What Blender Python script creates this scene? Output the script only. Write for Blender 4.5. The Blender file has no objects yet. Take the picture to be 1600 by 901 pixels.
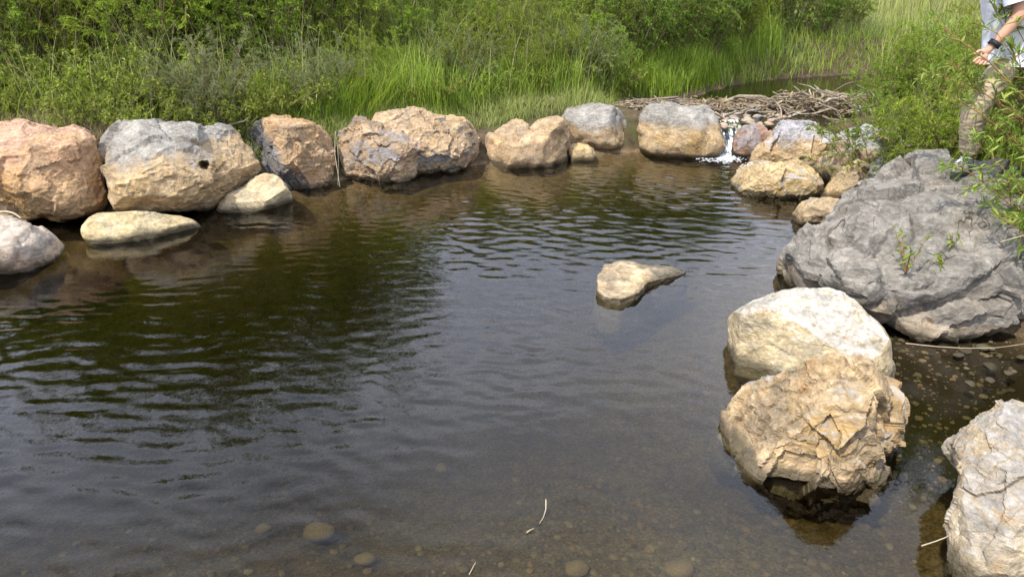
import bpy, math, random
import numpy as np
from mathutils import Vector
R = math.radians
rng = np.random.default_rng(11)
random.seed(5)
sc = bpy.context.scene
COL = sc.collection

# ------------------------------------------------------------------ camera
CAM_H, PITCH, FPX = 2.0, R(24.4), 1081.0
cd = bpy.data.cameras.new('camera'); cam = bpy.data.objects.new('camera', cd); COL.objects.link(cam)
cam.location = (0, 0, CAM_H); cam.rotation_euler = (R(90) - PITCH, 0, 0)
cd.sensor_width = 36; cd.lens = 36 * FPX / 1600; cd.clip_start = .05; cd.clip_end = 4000
sc.camera = cam

# ------------------------------------------------------------------ sky and sun
SUN_EL, SUN_AZ = R(55), R(224)        # azimuth clockwise from +Y: behind the viewer, to the left
w = bpy.data.worlds.new('World'); sc.world = w; w.use_nodes = True
nt = w.node_tree; nt.nodes.clear()
def WN(t, **k):
    n = nt.nodes.new(t)
    for a, b in k.items(): setattr(n, a, b)
    return n
sky = WN('ShaderNodeTexSky', sky_type='NISHITA', sun_disc=False, sun_elevation=SUN_EL, sun_rotation=SUN_AZ)
sky.air_density = 1.0; sky.dust_density = 1.6; sky.altitude = 1800
tc = WN('ShaderNodeTexCoord'); sep = WN('ShaderNodeSeparateXYZ'); nt.links.new(tc.outputs['Generated'], sep.inputs[0])
zz = WN('ShaderNodeMath', operation='ADD'); zz.inputs[1].default_value = .18; nt.links.new(sep.outputs[2], zz.inputs[0])
zm = WN('ShaderNodeMath', operation='MAXIMUM'); zm.inputs[1].default_value = .1; nt.links.new(zz.outputs[0], zm.inputs[0])
dv = WN('ShaderNodeVectorMath', operation='DIVIDE'); nt.links.new(tc.outputs['Generated'], dv.inputs[0])
cmb = WN('ShaderNodeCombineXYZ')
for i in range(3): nt.links.new(zm.outputs[0], cmb.inputs[i])
nt.links.new(cmb.outputs[0], dv.inputs[1])
cn = WN('ShaderNodeTexNoise'); cn.inputs['Scale'].default_value = 1.3; cn.inputs['Detail'].default_value = 7; cn.inputs['Roughness'].default_value = .55
nt.links.new(dv.outputs[0], cn.inputs['Vector'])
cr = WN('ShaderNodeValToRGB'); cr.color_ramp.elements[0].position = .40; cr.color_ramp.elements[1].position = .62
cr.color_ramp.elements[0].color = (.35, .35, .35, 1); cr.color_ramp.elements[1].color = (.95, .95, .95, 1)
nt.links.new(cn.outputs['Fac'], cr.inputs[0])
mx = WN('ShaderNodeMix', data_type='RGBA'); nt.links.new(cr.outputs[0], mx.inputs[0])
nt.links.new(sky.outputs[0], mx.inputs[6]); mx.inputs[7].default_value = (12.0, 12.7, 14.8, 1)
bg = WN('ShaderNodeBackground'); bg.inputs[1].default_value = .12; nt.links.new(mx.outputs[2], bg.inputs[0])
wo = WN('ShaderNodeOutputWorld'); nt.links.new(bg.outputs[0], wo.inputs[0])
sl = bpy.data.lights.new('sun', 'SUN'); so = bpy.data.objects.new('sun', sl); COL.objects.link(so)
sl.energy = 3.4; sl.angle = R(1.5); sl.color = (1, .95, .86)
sdir = Vector((math.sin(SUN_AZ) * math.cos(SUN_EL), math.cos(SUN_AZ) * math.cos(SUN_EL), math.sin(SUN_EL)))
so.rotation_euler = sdir.to_track_quat('Z', 'Y').to_euler(); so.location = sdir * 30
vs = sc.view_settings; vs.view_transform = 'Standard'; vs.look = 'None'; vs.gamma = 1; vs.exposure = 1.0
sc.cycles.use_denoising = True
sc.cycles.max_bounces = 8; sc.cycles.transparent_max_bounces = 16; sc.cycles.diffuse_bounces = 6
sc.cycles.caustics_reflective = False; sc.cycles.caustics_refractive = False
sc.cycles.sample_clamp_indirect = 8

# ------------------------------------------------------------------ helpers
FWD = np.array([0, math.cos(PITCH), -math.sin(PITCH)]); UPV = np.array([0, math.sin(PITCH), math.cos(PITCH)]); RGT = np.array([1., 0, 0])
CAM = np.array([0, 0, CAM_H])
def ray(px, py): return RGT * ((px - 800) / FPX) + FWD - UPV * ((py - 450.5) / FPX)
def pix(px, py, z=0.0):
    d = ray(px, py); return CAM + d * ((z - CAM_H) / d[2])
def at(px, D, z=0.0):
    dep = D * math.cos(PITCH) + (CAM_H - z) * math.sin(PITCH)
    return np.array([(px - 800) / FPX * dep, D, z])
def pixD(px, py, D):
    d = ray(px, py); return CAM + d * (D / d[1])

def _h(ix, iy, iz, s):
    n = (ix * 374761393 + iy * 668265263 + iz * 2147483647 + s * 1274126177) & 0xffffffff
    n = ((n ^ (n >> 13)) * 1274126177) & 0xffffffff
    n = ((n ^ (n >> 16)) * 2246822519) & 0xffffffff
    return ((n ^ (n >> 15)) & 0xffffff) / float(0xffffff) * 2 - 1
def noise(p, seed=0):
    p = np.asarray(p, float)
    i = np.floor(p).astype(np.int64); f = p - i; u = f * f * f * (f * (f * 6 - 15) + 10)
    x, y, z = i[..., 0], i[..., 1], i[..., 2]
    def g(a, b, c):
        h1 = _h(x + a, y + b, z + c, seed); h2 = _h(x + a, y + b, z + c, seed + 77); h3 = _h(x + a, y + b, z + c, seed + 191)
        return h1 * (f[..., 0] - a) + h2 * (f[..., 1] - b) + h3 * (f[..., 2] - c)
    L = lambda a, b, t: a + (b - a) * t
    r = L(L(L(g(0,0,0), g(1,0,0), u[...,0]), L(g(0,1,0), g(1,1,0), u[...,0]), u[...,1]),
          L(L(g(0,0,1), g(1,0,1), u[...,0]), L(g(0,1,1), g(1,1,1), u[...,0]), u[...,1]), u[...,2])
    return r * 1.4
def fbm(p, octv=4, seed=0, gain=.5):
    a, s, t = 1.0, 0.0, 0.0
    for k in range(octv):
        s = s + a * noise(np.asarray(p) * (2.03 ** k), seed + k * 13); t += a; a *= gain
    return s / t * 1.3

def np_mesh(name, v, f, smooth=False, mats=()):
    v = np.asarray(v, np.float32); f = np.asarray(f, np.int32)
    m = bpy.data.meshes.new(name)
    m.vertices.add(len(v)); m.vertices.foreach_set('co', v.ravel())
    k = f.shape[1]
    m.loops.add(f.size); m.loops.foreach_set('vertex_index', f.ravel())
    m.polygons.add(len(f)); m.polygons.foreach_set('loop_start', np.arange(0, f.size, k, dtype=np.int32))
    m.polygons.foreach_set('loop_total', np.full(len(f), k, np.int32))
    m.polygons.foreach_set('use_smooth', np.full(len(f), smooth, bool))
    for mm in mats: m.materials.append(mm)
    m.update(calc_edges=True); m.validate()
    return m
def obj(name, mesh, parent=None, loc=None):
    o = bpy.data.objects.new(name, mesh); COL.objects.link(o)
    if parent is not None: o.parent = parent
    if loc is not None: o.location = tuple(float(q) for q in loc)
    return o
def tag(o, label=None, cat=None, group=None, kind=None):
    if label: o['label'] = label
    if cat: o['category'] = cat
    if group: o['group'] = group
    if kind: o['kind'] = kind
    return o
def empty(name, loc, rz=0):
    e = bpy.data.objects.new(name, None); COL.objects.link(e); e.location = tuple(float(q) for q in loc); e.rotation_euler = (0, 0, rz)
    e.empty_display_size = .1
    return e
def copy_tree(o, parent=None):
    c = o.copy(); COL.objects.link(c); c.parent = parent
    for ch in list(o.children): copy_tree(ch, c)
    return c
def tubes(paths, radii, sides=5):
    """paths (N,K,3), radii (N,K) -> verts, quads of open tapered tubes"""
    P = np.asarray(paths, float); N, K, _ = P.shape; rad = np.asarray(radii, float)
    T = np.gradient(P, axis=1); T /= np.linalg.norm(T, axis=2, keepdims=True) + 1e-9
    ref = np.where(np.abs(T[..., 2:3]) > .9, np.array([1., 0, 0]), np.array([0, 0, 1.]))
    A = np.cross(T, ref); A /= np.linalg.norm(A, axis=2, keepdims=True) + 1e-9; B = np.cross(T, A)
    an = np.arange(sides) / sides * 2 * math.pi
    ring = A[:, :, None] * np.cos(an)[None, None, :, None] + B[:, :, None] * np.sin(an)[None, None, :, None]
    V = (P[:, :, None] + ring * rad[:, :, None, None]).reshape(-1, 3)
    n, k, s = np.meshgrid(np.arange(N), np.arange(K - 1), np.arange(sides), indexing='ij')
    s2 = (s + 1) % sides; b = n * K * sides
    F = np.stack([b + k * sides + s, b + k * sides + s2, b + (k + 1) * sides + s2, b + (k + 1) * sides + s], -1).reshape(-1, 4)
    return V, F
def unit(a): return a / (np.linalg.norm(a, axis=-1, keepdims=True) + 1e-9)
def poly_sd(P, poly):
    """signed distance of points (N,2) to a polygon, positive inside"""
    P = np.asarray(P, float); q = np.asarray(poly, float); n = len(q)
    d = np.full(len(P), 1e9); ins = np.zeros(len(P), bool)
    for i in range(n):
        a, b = q[i], q[(i + 1) % n]; e = b - a; wv = P - a
        t = np.clip((wv @ e) / (e @ e), 0, 1); d = np.minimum(d, np.linalg.norm(wv - t[:, None] * e, axis=1))
        c = (a[1] > P[:, 1]) != (b[1] > P[:, 1])
        xx = (b[0] - a[0]) * (P[:, 1] - a[1]) / ((b[1] - a[1]) if b[1] != a[1] else 1e-9) + a[0]
        ins ^= c & (P[:, 0] < xx)
    return np.where(ins, d, -d)

# ------------------------------------------------------------------ materials
class NB:
    def __init__(s, name):
        s.m = bpy.data.materials.new(name); s.m.use_nodes = True; s.t = s.m.node_tree; s.t.nodes.clear()
        s.out = s.t.nodes.new('ShaderNodeOutputMaterial')
    def n(s, typ, ins=None, **k):
        nd = s.t.nodes.new(typ)
        for a, b in k.items(): setattr(nd, a, b)
        for a, b in (ins or {}).items():
            if hasattr(b, 'is_output'): s.t.links.new(b, nd.inputs[a])
            else: nd.inputs[a].default_value = b
        return nd
    def math(s, op, a, b=None, c=None, clamp=False):
        d = {0: a}
        if b is not None: d[1] = b
        if c is not None: d[2] = c
        nd = s.n('ShaderNodeMath', d, operation=op); nd.use_clamp = clamp
        return nd.outputs[0]
    def mix(s, f, a, b, blend='MIX'):
        return s.n('ShaderNodeMix', {0: f, 6: a, 7: b}, data_type='RGBA', blend_type=blend).outputs[2]
    def noise(s, vec, scale, detail=4, rough=.55, dist=0.0, out='Fac'):
        return s.n('ShaderNodeTexNoise', {'Vector': vec, 'Scale': scale, 'Detail': detail, 'Roughness': rough, 'Distortion': dist}).outputs[out]
    def ramp(s, f, stops):
        nd = s.n('ShaderNodeValToRGB', {0: f}); e = nd.color_ramp.elements
        while len(e) < len(stops): e.new(.5)
        for i, (p, c) in enumerate(stops):
            e[i].position = p; e[i].color = (c, c, c, 1) if not isinstance(c, tuple) else (*c, 1)
        return nd.outputs[0]
    def step(s, v, lo, hi):
        return s.n('ShaderNodeMapRange', {0: v, 1: lo, 2: hi, 3: 0.0, 4: 1.0}, interpolation_type='SMOOTHSTEP').outputs[0]
def c4(c): return (*c, 1)

GREY = (.285, .262, .226); TAN = (.43, .305, .165); RED = (.46, .235, .15)
def rock_mat(name, tan=TAN, grey=GREY, capz=None, capn=0.0, thr=9.0, cn=.35, red=0.0, yellow=.35, seed=0.0, wet=None, band=None, stain=.4, crack=.5, capdir=None):
    """capz: height (object space) above which the weathered grey skin starts; capn: pull of upward faces"""
    b = NB(name); AL = .74
    tan = tuple(q * AL for q in tan); grey = tuple(q * AL for q in grey); RED = (.46 * AL, .235 * AL, .15 * AL)
    tcn = b.n('ShaderNodeTexCoord'); geo = b.n('ShaderNodeNewGeometry')
    v = b.n('ShaderNodeVectorMath', {0: tcn.outputs['Object'], 1: (seed * 3.1, seed * 1.7, seed * 2.3)}, operation='ADD').outputs[0]
    sepo = b.n('ShaderNodeSeparateXYZ', {0: tcn.outputs['Object']}); sepn = b.n('ShaderNodeSeparateXYZ', {0: geo.outputs['Normal']})
    n1 = b.noise(v, 2.2, 6, .6, .4); n2 = b.noise(v, 7, 7, .65, .8); n3 = b.noise(v, 38, 6, .7); n4 = b.noise(v, 140, 3, .6)
    dark = tuple(q * .62 for q in tan); light = tuple(min(.8, q * 1.35 + .03) for q in tan)
    col = b.ramp(n2, [(.28, dark), (.48, tan), (.72, light)])
    yel = (tan[0] * 1.08, tan[1] * .93, tan[2] * .48)
    col = b.mix(b.math('MULTIPLY', b.step(n1, .5, .66), yellow), col, c4(yel))
    if red > 0:
        nr = b.noise(v, 1.3, 5, .6, .6)
        col = b.mix(b.math('MULTIPLY', b.step(nr, .38, .62), red), col, c4(RED))
    # greyer and more orange patches
    col = b.mix(b.math('MULTIPLY', b.step(b.noise(v, 3.1, 7, .65, .9), .47, .62), .55), col, c4((tan[0] * .72, tan[1] * .82, tan[2] * 1.05)))
    col = b.mix(b.math('MULTIPLY', b.step(b.noise(v, 5.7, 7, .7, 1.2), .55, .68), .45), col, c4((tan[0] * 1.12, tan[1] * .82, tan[2] * .62)))
    # brown iron stains
    ns = b.noise(v, 4.3, 8, .7, 1.2)
    col = b.mix(b.math('MULTIPLY', b.step(ns, .56, .70), stain), col, (.17, .105, .06, 1))
    gcol = b.ramp(n2, [(.25, tuple(q * .6 for q in grey)), (.5, grey), (.75, tuple(q * 1.45 for q in grey))])
    gcol = b.mix(b.math('MULTIPLY', b.step(n1, .52, .7), .35), gcol, (.30, .245, .18, 1))
    if capz is not None or capn or capdir:
        f = b.math('MULTIPLY', b.math('SUBTRACT', n1, .5), cn * 3)
        f = b.math('ADD', f, b.math('ADD', b.math('MULTIPLY', b.math('SUBTRACT', n3, .5), .30), b.math('MULTIPLY', b.math('SUBTRACT', n2, .5), .22)))
        if capz is not None: f = b.math('ADD', f, b.math('SUBTRACT', sepo.outputs[2], capz))
        else: f = b.math('SUBTRACT', f, thr)
        if capdir: f = b.math('ADD', f, b.math('ADD', b.n('ShaderNodeVectorMath', {0: tcn.outputs['Object'], 1: capdir[0]}, operation='DOT_PRODUCT').outputs['Value'], capdir[1] + thr))
        if capn: f = b.math('ADD', f, b.math('MULTIPLY', sepn.outputs[2], capn))
        cap = b.step(f, -.05, .06)
        col = b.mix(cap, col, gcol)
    # fine speckle, pits and pale lichen
    st = b.n('ShaderNodeMapping', {'Vector': v, 'Rotation': (.5, .3, .2), 'Scale': (9, 9, 30)}); n5 = b.noise(st.outputs[0], 1.0, 7, .7, .8)
    mul = b.math('MULTIPLY', b.ramp(n3, [(.25, .60), (.5, 1.0), (.75, 1.38)]), b.ramp(n5, [(.28, .55), (.5, 1.0), (.74, 1.42)]))
    col = b.mix(1.0, col, b.n('ShaderNodeCombineXYZ', {0: mul, 1: mul, 2: mul}).outputs[0], 'MULTIPLY')
    col = b.mix(b.math('MULTIPLY', b.step(n3, .60, .74), .35), col, b.mix(.5, col, (.58, .55, .50, 1)))
    col = b.mix(b.math('MULTIPLY', b.step(n4, .60, .72), .45), col, (.07, .055, .04, 1))
    ck = b.n('ShaderNodeTexNoise', {'Vector': v, 'Scale': 2.6, 'Detail': 3, 'Roughness': .5, 'Distortion': .6}).outputs['Fac']
    ckl = b.math('ABSOLUTE', b.math('SUBTRACT', ck, .5))
    ckf = b.math('SUBTRACT', 1.0, b.step(ckl, .0, .006))
    gate = b.step(b.noise(v, 3.3, 2), .48, .6)
    ckf = b.math('MULTIPLY', ckf, gate)
    col = b.mix(b.math('MULTIPLY', ckf, crack), col, (.06, .045, .03, 1))
    if band is not None:      # pale calcite vein: plane normal and offset in object space
        bn, bo, bw = band
        dp = b.n('ShaderNodeVectorMath', {0: tcn.outputs['Object'], 1: bn}, operation='DOT_PRODUCT').outputs['Value']
        dp = b.math('ADD', dp, b.math('MULTIPLY', b.math('SUBTRACT', b.noise(v, 5, 3), .5), .06))
        bf = b.math('SUBTRACT', 1.0, b.step(b.math('ABSOLUTE', b.math('SUBTRACT', dp, bo)), bw * .4, bw))
        col = b.mix(b.math('MULTIPLY', bf, .5), col, (.45, .42, .39, 1))
    rough = .88
    if wet is not None:       # dark algae line just above the water, wet stone below it
        zl = b.math('ADD', sepo.outputs[2], b.math('MULTIPLY', b.math('SUBTRACT', n2, .5), .07))
        wf = b.math('SUBTRACT', 1.0, b.step(zl, wet + .022, wet + .075))
        col = b.mix(b.math('MULTIPLY', wf, .88), col, (.05, .04, .022, 1))
        rough = b.math('SUBTRACT', .88, b.math('MULTIPLY', wf, .35))
    h = b.math('ADD', b.math('MULTIPLY', n2, .55), b.math('MULTIPLY', n3, .5))
    h = b.math('ADD', h, b.math('MULTIPLY', n4, .2)); h = b.math('ADD', h, b.math('MULTIPLY', n5, .45)); h = b.math('ADD', h, b.math('MULTIPLY', b.math('ABSOLUTE', b.math('SUBTRACT', b.noise(v, 13, 5, .6, .6), .5)), .9)); h = b.math('SUBTRACT', h, b.math('MULTIPLY', ckf, .5 * crack))
    bump = b.n('ShaderNodeBump', {'Strength': b.math('ADD', .35, b.math('MULTIPLY', b.step(b.noise(v, 2.9, 4, .6), .38, .62), .65)), 'Distance': .034, 'Height': h})
    p = b.n('ShaderNodeBsdfPrincipled', {'Base Color': col, 'Roughness': rough, 'Normal': bump.outputs[0], 'Specular IOR Level': .3})
    b.t.links.new(p.outputs[0], b.out.inputs[0])
    return b.m

def leaf_mat(name, dark, mid, light, trans=.35, rough=.6, objvar=.3, spec=.22):
    b = NB(name)
    geo = b.n('ShaderNodeNewGeometry'); oi = b.n('ShaderNodeObjectInfo')
    r = geo.outputs['Random Per Island']
    col = b.ramp(r, [(.0, dark), (.5, mid), (1.0, light)])
    ov = b.n('ShaderNodeHueSaturation', {'Color': col, 'Hue': b.math('ADD', .5, b.math('MULTIPLY', b.math('SUBTRACT', oi.outputs['Random'], .5), .035)),
        'Saturation': 1.0, 'Value': b.math('ADD', 1 - objvar / 2, b.math('MULTIPLY', oi.outputs['Random'], objvar))})
    # leaf underside paler
    bf = b.mix(b.math('MULTIPLY', geo.outputs['Backfacing'], .2), ov.outputs[0], (.20, .24, .09, 1))
    p = b.n('ShaderNodeBsdfPrincipled', {'Base Color': bf, 'Roughness': rough, 'Specular IOR Level': spec})
    tr = b.n('ShaderNodeBsdfTranslucent', {'Color': b.mix(.35, ov.outputs[0], (.22, .30, .03, 1))})
    mxs = b.n('ShaderNodeMixShader', {0: trans, 1: p.outputs[0], 2: tr.outputs[0]})
    b.t.links.new(mxs.outputs[0], b.out.inputs[0])
    return b.m
def plain_mat(name, col, rough=.7, var=.3, scale=12, bump=.2, dist=.01, spec=.3):
    b = NB(name); tcn = b.n('ShaderNodeTexCoord')
    n = b.noise(tcn.outputs['Object'], scale, 6, .6)
    cc = b.ramp(n, [(.25, tuple(q * (1 - var) for q in col)), (.75, tuple(min(1, q * (1 + var)) for q in col))])
    bp = b.n('ShaderNodeBump', {'Strength': bump, 'Distance': dist, 'Height': n})
    p = b.n('ShaderNodeBsdfPrincipled', {'Base Color': cc, 'Roughness': rough, 'Normal': bp.outputs[0], 'Specular IOR Level': spec})
    b.t.links.new(p.outputs[0], b.out.inputs[0])
    return b.m
def isl_mat(name, stops, rough=.8, spec=.3, scale=30):
    b = NB(name); geo = b.n('ShaderNodeNewGeometry'); oi = b.n('ShaderNodeObjectInfo'); tcn = b.n('ShaderNodeTexCoord')
    r = b.math('FRACT', b.math('ADD', geo.outputs['Random Per Island'], oi.outputs['Random']))
    n = b.noise(tcn.outputs['Object'], scale, 5, .6)
    col = b.mix(b.math('MULTIPLY', b.step(n, .35, .7), .5), b.ramp(r, stops), (.05, .04, .03, 1))
    bp = b.n('ShaderNodeBump', {'Strength': .3, 'Distance': .01, 'Height': n})
    p = b.n('ShaderNodeBsdfPrincipled', {'Base Color': col, 'Roughness': rough, 'Specular IOR Level': spec, 'Normal': bp.outputs[0]})
    b.t.links.new(p.outputs[0], b.out.inputs[0])
    return b.m

# ------------------------------------------------------------------ terrain
def P2(px, py, z=0.0): return pix(px, py, z)[:2]
POOL = [(-9, 6.0), P2(-260, 372), P2(-60, 345), P2(100, 338), P2(300, 318), P2(420, 300), P2(530, 281), P2(640, 268), P2(760, 256), P2(880, 245),
        P2(1000, 236), P2(1110, 234), P2(1150, 232), P2(1260, 233), P2(1370, 252), P2(1440, 285), P2(1400, 340), P2(1350, 420), P2(1370, 490), P2(1460, 520), P2(1560, 515),
        P2(1680, 545), P2(1830, 640), (2.6, 1.9), (2.0, 1.1), (.4, 1.25), (-2, .9), (-9, .6)]
POND = [P2(1112, 189, .3), P2(1060, 184, .3), P2(960, 176, .3), P2(985, 158, .3), P2(1080, 152, .3), P2(1150, 133, .3), P2(1210, 124, .3), P2(1290, 118, .3),
        P2(1400, 113, .3), P2(1520, 116, .3), P2(1480, 130, .3), P2(1400, 145, .3), P2(1370, 165, .3), P2(1400, 186, .3), P2(1300, 190, .3), P2(1165, 191, .3)]
def ground_z(xy):
    xy = np.asarray(xy, float); x, y = xy[:, 0], xy[:, 1]
    s1 = poly_sd(xy, POOL); s2 = poly_sd(xy, POND)
    out = np.maximum(-s1, 0)
    bank = .50 * (1 - np.exp(-out / .38)) + np.minimum(out, 30) * .045 + np.clip(out - 30, 0, 200) * .02
    bed = -.62 * (1 - np.exp(-np.maximum(s1, 0) / 1.5))
    bed = bed * (1 + .4 * np.clip((.6 - x) / 2.0, 0, 1) * np.clip((y - 1.6) / 1.5, 0, 1))
    z = np.where(s1 > 0, bed, bank)
    lim = .27 + np.maximum(-s2, 0) * .55
    pondbed = .3 - .32 * (1 - np.exp(-np.maximum(s2, 0) / .5)) - .03
    z = np.where(s2 > 0, np.minimum(z, pondbed), np.minimum(z, np.maximum(lim, -9)))
    # riffle between the dam and the boulders is shallow
    p3 = np.stack([x, y, np.zeros_like(x)], 1)
    z = z + .05 * fbm(p3 * 1.1, 3, 3) * np.clip(out, .15, 1.5) + .016 * fbm(p3 * 5, 3, 9)
    z = z + np.clip(out - 6, 0, 30) * .02 * fbm(p3 * .12, 2, 21)
    return z
def axis(a, b, fine0, fine1, d0, grow=1.12):
    v = list(np.arange(fine0, fine1 + 1e-6, d0)); s = d0
    while v[-1] < b: s *= grow; v.append(v[-1] + s)
    s = d0; lo = []
    c = fine0
    while c > a: s *= grow; c -= s; lo.append(c)
    return np.array(lo[::-1] + v)
gx = axis(-900, 900, -6.5, 7.0, .07); gy = axis(-40, 1500, .4, 13.5, .07)
GX, GY = np.meshgrid(gx, gy); gxy = np.stack([GX.ravel(), GY.ravel()], 1); gz = ground_z(gxy)
ny, nx = GX.shape; ii, jj = np.meshgrid(np.arange(ny - 1), np.arange(nx - 1), indexing='ij'); b0 = (ii * nx + jj).ravel()
gf = np.stack([b0, b0 + 1, b0 + nx + 1, b0 + nx], 1)
b = NB('soil_and_gravel'); geo = b.n('ShaderNodeNewGeometry'); pos = geo.outputs['Position']; sp = b.n('ShaderNodeSeparateXYZ', {0: pos})
n1 = b.noise(pos, 1.4, 6, .6); n2 = b.noise(pos, 9, 6, .65); n3 = b.noise(pos, 70, 4, .7)
vd = b.noise(pos, 24, 3, .5)
peb = b.ramp(b.noise(pos, 16, 4, .6), [(.25, (.07, .055, .035)), (.5, (.16, .12, .075)), (.75, (.26, .20, .13))])
silt = b.ramp(n2, [(.3, (.07, .048, .028)), (.7, (.20, .135, .078))])
bedc = b.mix(b.math('MULTIPLY', b.step(n1, .46, .6), .75), silt, peb)
soil = b.ramp(n2, [(.3, (.028, .02, .012)), (.7, (.10, .07, .042))])
soil = b.mix(b.step(n1, .5, .64), soil, (.06, .065, .022, 1))
bedc = b.mix(1.0, bedc, b.ramp(n3, [(.3, .45), (.5, 1.0), (.7, 1.7)]), 'MULTIPLY')
colr = b.mix(b.step(sp.outputs[2], -.01, .05), bedc, soil)
shade_c = pix(1500, 590); shade_d = b.n('ShaderNodeVectorMath', {0: pos, 1: (float(shade_c[0]), float(shade_c[1]), -.1)}, operation='DISTANCE').outputs['Value']
colr = b.mix(b.math('SUBTRACT', 1.0, b.step(b.math('ADD', shade_d, b.math('MULTIPLY', b.math('SUBTRACT', n1, .5), .8)), .55, .95)), colr, (.028, .02, .011, 1))  # shade of the huge boulder and bushes painted into the bed colour
hh = b.math('ADD', b.math('MULTIPLY', vd, .5), b.math('ADD', b.math('MULTIPLY', n2, .5), b.math('MULTIPLY', n3, .2)))
bp = b.n('ShaderNodeBump', {'Strength': .6, 'Distance': .04, 'Height': hh})
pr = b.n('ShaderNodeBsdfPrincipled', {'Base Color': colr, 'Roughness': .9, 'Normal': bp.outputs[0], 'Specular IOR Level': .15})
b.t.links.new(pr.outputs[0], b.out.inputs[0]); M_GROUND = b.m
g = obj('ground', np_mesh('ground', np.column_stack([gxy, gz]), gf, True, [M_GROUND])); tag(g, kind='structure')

# ------------------------------------------------------------------ water
def water_mat(name, tint, absorb, dens, bump=.035, bscale=34):
    b = NB(name); geo = b.n('ShaderNodeNewGeometry')
    n = b.noise(geo.outputs['Position'], bscale, 3, .5)
    bpn = b.n('ShaderNodeBump', {'Strength': bump, 'Distance': .02, 'Height': n})
    fr = b.n('ShaderNodeFresnel', {'IOR': 1.333, 'Normal': bpn.outputs[0]})
    gl = b.n('ShaderNodeBsdfGlossy', {'Color': (1, 1, 1, 1), 'Roughness': .015, 'Normal': bpn.outputs[0]})
    tr = b.n('ShaderNodeBsdfTransparent', {'Color': c4(tint)})
    mxs = b.n('ShaderNodeMixShader', {0: fr.outputs[0], 1: tr.outputs[0], 2: gl.outputs[0]})
    b.t.links.new(mxs.outputs[0], b.out.inputs[0])
    if dens:
        va = b.n('ShaderNodeVolumeAbsorption', {'Color': c4(absorb), 'Density': dens}); b.t.links.new(va.outputs[0], b.out.inputs[1])
    return b.m
FALL = pix(1118, 246)
def waves(x, y):
    r = np.random.default_rng(4); z = np.zeros_like(x)
    p3 = np.stack([x, y, np.zeros_like(x)], -1)
    wx = x + .05 * noise(p3 * 1.3, 31); wy = y + .06 * noise(p3 * 1.3, 32)
    N = 70
    for k in range(N):
        lam = .056 * (3.5 ** r.random()); ang = R(-97) + r.normal() * R(23)
        kx, ky = math.cos(ang) * 2 * math.pi / lam, math.sin(ang) * 2 * math.pi / lam
        am = lam / (2 * math.pi) * .060 * (2 / N) ** .5 * (1.0 if lam > .11 else .95)
        z += am * np.sin(kx * wx + ky * wy + r.random() * 6.28)
    # rings spreading from the little fall
    d = np.hypot(x - FALL[0], y - FALL[1])
    for lam in (.11, .16, .23):
        z += lam / (2 * math.pi) * .06 * np.sin(2 * math.pi * d / lam + 3 * noise(p3 * .8, int(lam * 100))) * np.exp(-d / 3.2)
    patch = .45 + .75 * np.clip(.5 + .9 * fbm(p3 * np.array([.45, .8, 1]), 3, 41), 0, 1.2)
    calm = np.ones_like(x)
    def blob(cx, cy, rx, ry, f):
        q = np.exp(-(((x - cx) / rx) ** 2 + ((y - cy) / ry) ** 2)); return 1 - (1 - f) * np.clip(q * 1.3, 0, 1)
    c1 = pix(1300, 800); calm *= blob(c1[0], c1[1], 1.0, .9, .12)
    c1 = pix(1480, 600); calm *= blob(c1[0], c1[1], .9, .8, .15)
    c1 = pix(900, 820); calm *= blob(c1[0], c1[1], 1.5, .75, .35)
    c1 = pix(220, 395); calm *= blob(c1[0], c1[1], 1.5, .6, .3)
    c1 = pix(20, 430); calm *= blob(c1[0], c1[1], 1.0, .5, .3)
    c1 = pix(1050, 500); calm *= blob(c1[0], c1[1], .7, .5, .5)
    return z * patch * calm
def water_body(name, x0, x1, y0, y1, d, zt, zb, wf, mat):
    ax = np.arange(x0, x1 + d, d); ay = np.arange(y0, y1 + d, d); X, Y = np.meshgrid(ax, ay)
    Z = zt + wf(X.ravel(), Y.ravel()); n, m = X.shape
    top = np.column_stack([X.ravel(), Y.ravel(), Z])
    ii, jj = np.meshgrid(np.arange(n - 1), np.arange(m - 1), indexing='ij'); q = (ii * m + jj).ravel()
    F = np.stack([q, q + 1, q + m + 1, q + m], 1)
    rim = np.concatenate([np.arange(m), np.arange(1, n) * m + m - 1, (n - 1) * m + np.arange(m - 2, -1, -1), np.arange(n - 2, 0, -1) * m])
    low = top[rim].copy(); low[:, 2] = zb; k0 = len(top); k = len(rim)
    a = np.arange(k); a2 = (a + 1) % k
    S = np.stack([rim[a2], rim[a], k0 + a, k0 + a2], 1)
    cc = len(top) + k; cen = np.array([[(x0 + x1) / 2, (y0 + y1) / 2, zb]])
    Bt = np.stack([k0 + a, np.full(k, cc), np.full(k, cc), k0 + a2], 1)
    me = bpy.data.meshes.new(name)
    V = np.vstack([top, low, cen])
    tri = [(int(k0 + i), int(cc), int(k0 + j)) for i, j in zip(a, a2)]
    me = np_mesh(name, V, np.vstack([F, S]), True, [mat])
    import bmesh
    bm = bmesh.new(); bm.from_mesh(me); bm.verts.ensure_lookup_table()
    for t in tri: bm.faces.new([bm.verts[i] for i in t])
    bmesh.ops.recalc_face_normals(bm, faces=bm.faces); bm.to_mesh(me); bm.free()
    o = obj(name, me); tag(o, kind='structure'); return o
M_POOL = water_mat('pool_water', (.97, .98, .95), (.42, .41, .12), 2.9)
water_body('pool_water', -7.2, 4.6, .75, 8.75, .0185, 0.0, -1.5, waves, M_POOL)
def riff(x, y):
    p3 = np.stack([x, y, np.zeros_like(x)], -1)
    near = np.clip((10.0 - y) / .8, 0.06, 1)
    return near * .016 * fbm(p3 * np.array([7, 9, 1]), 4, 51) + .0012 * noise(p3 * 6, 55)
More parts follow.
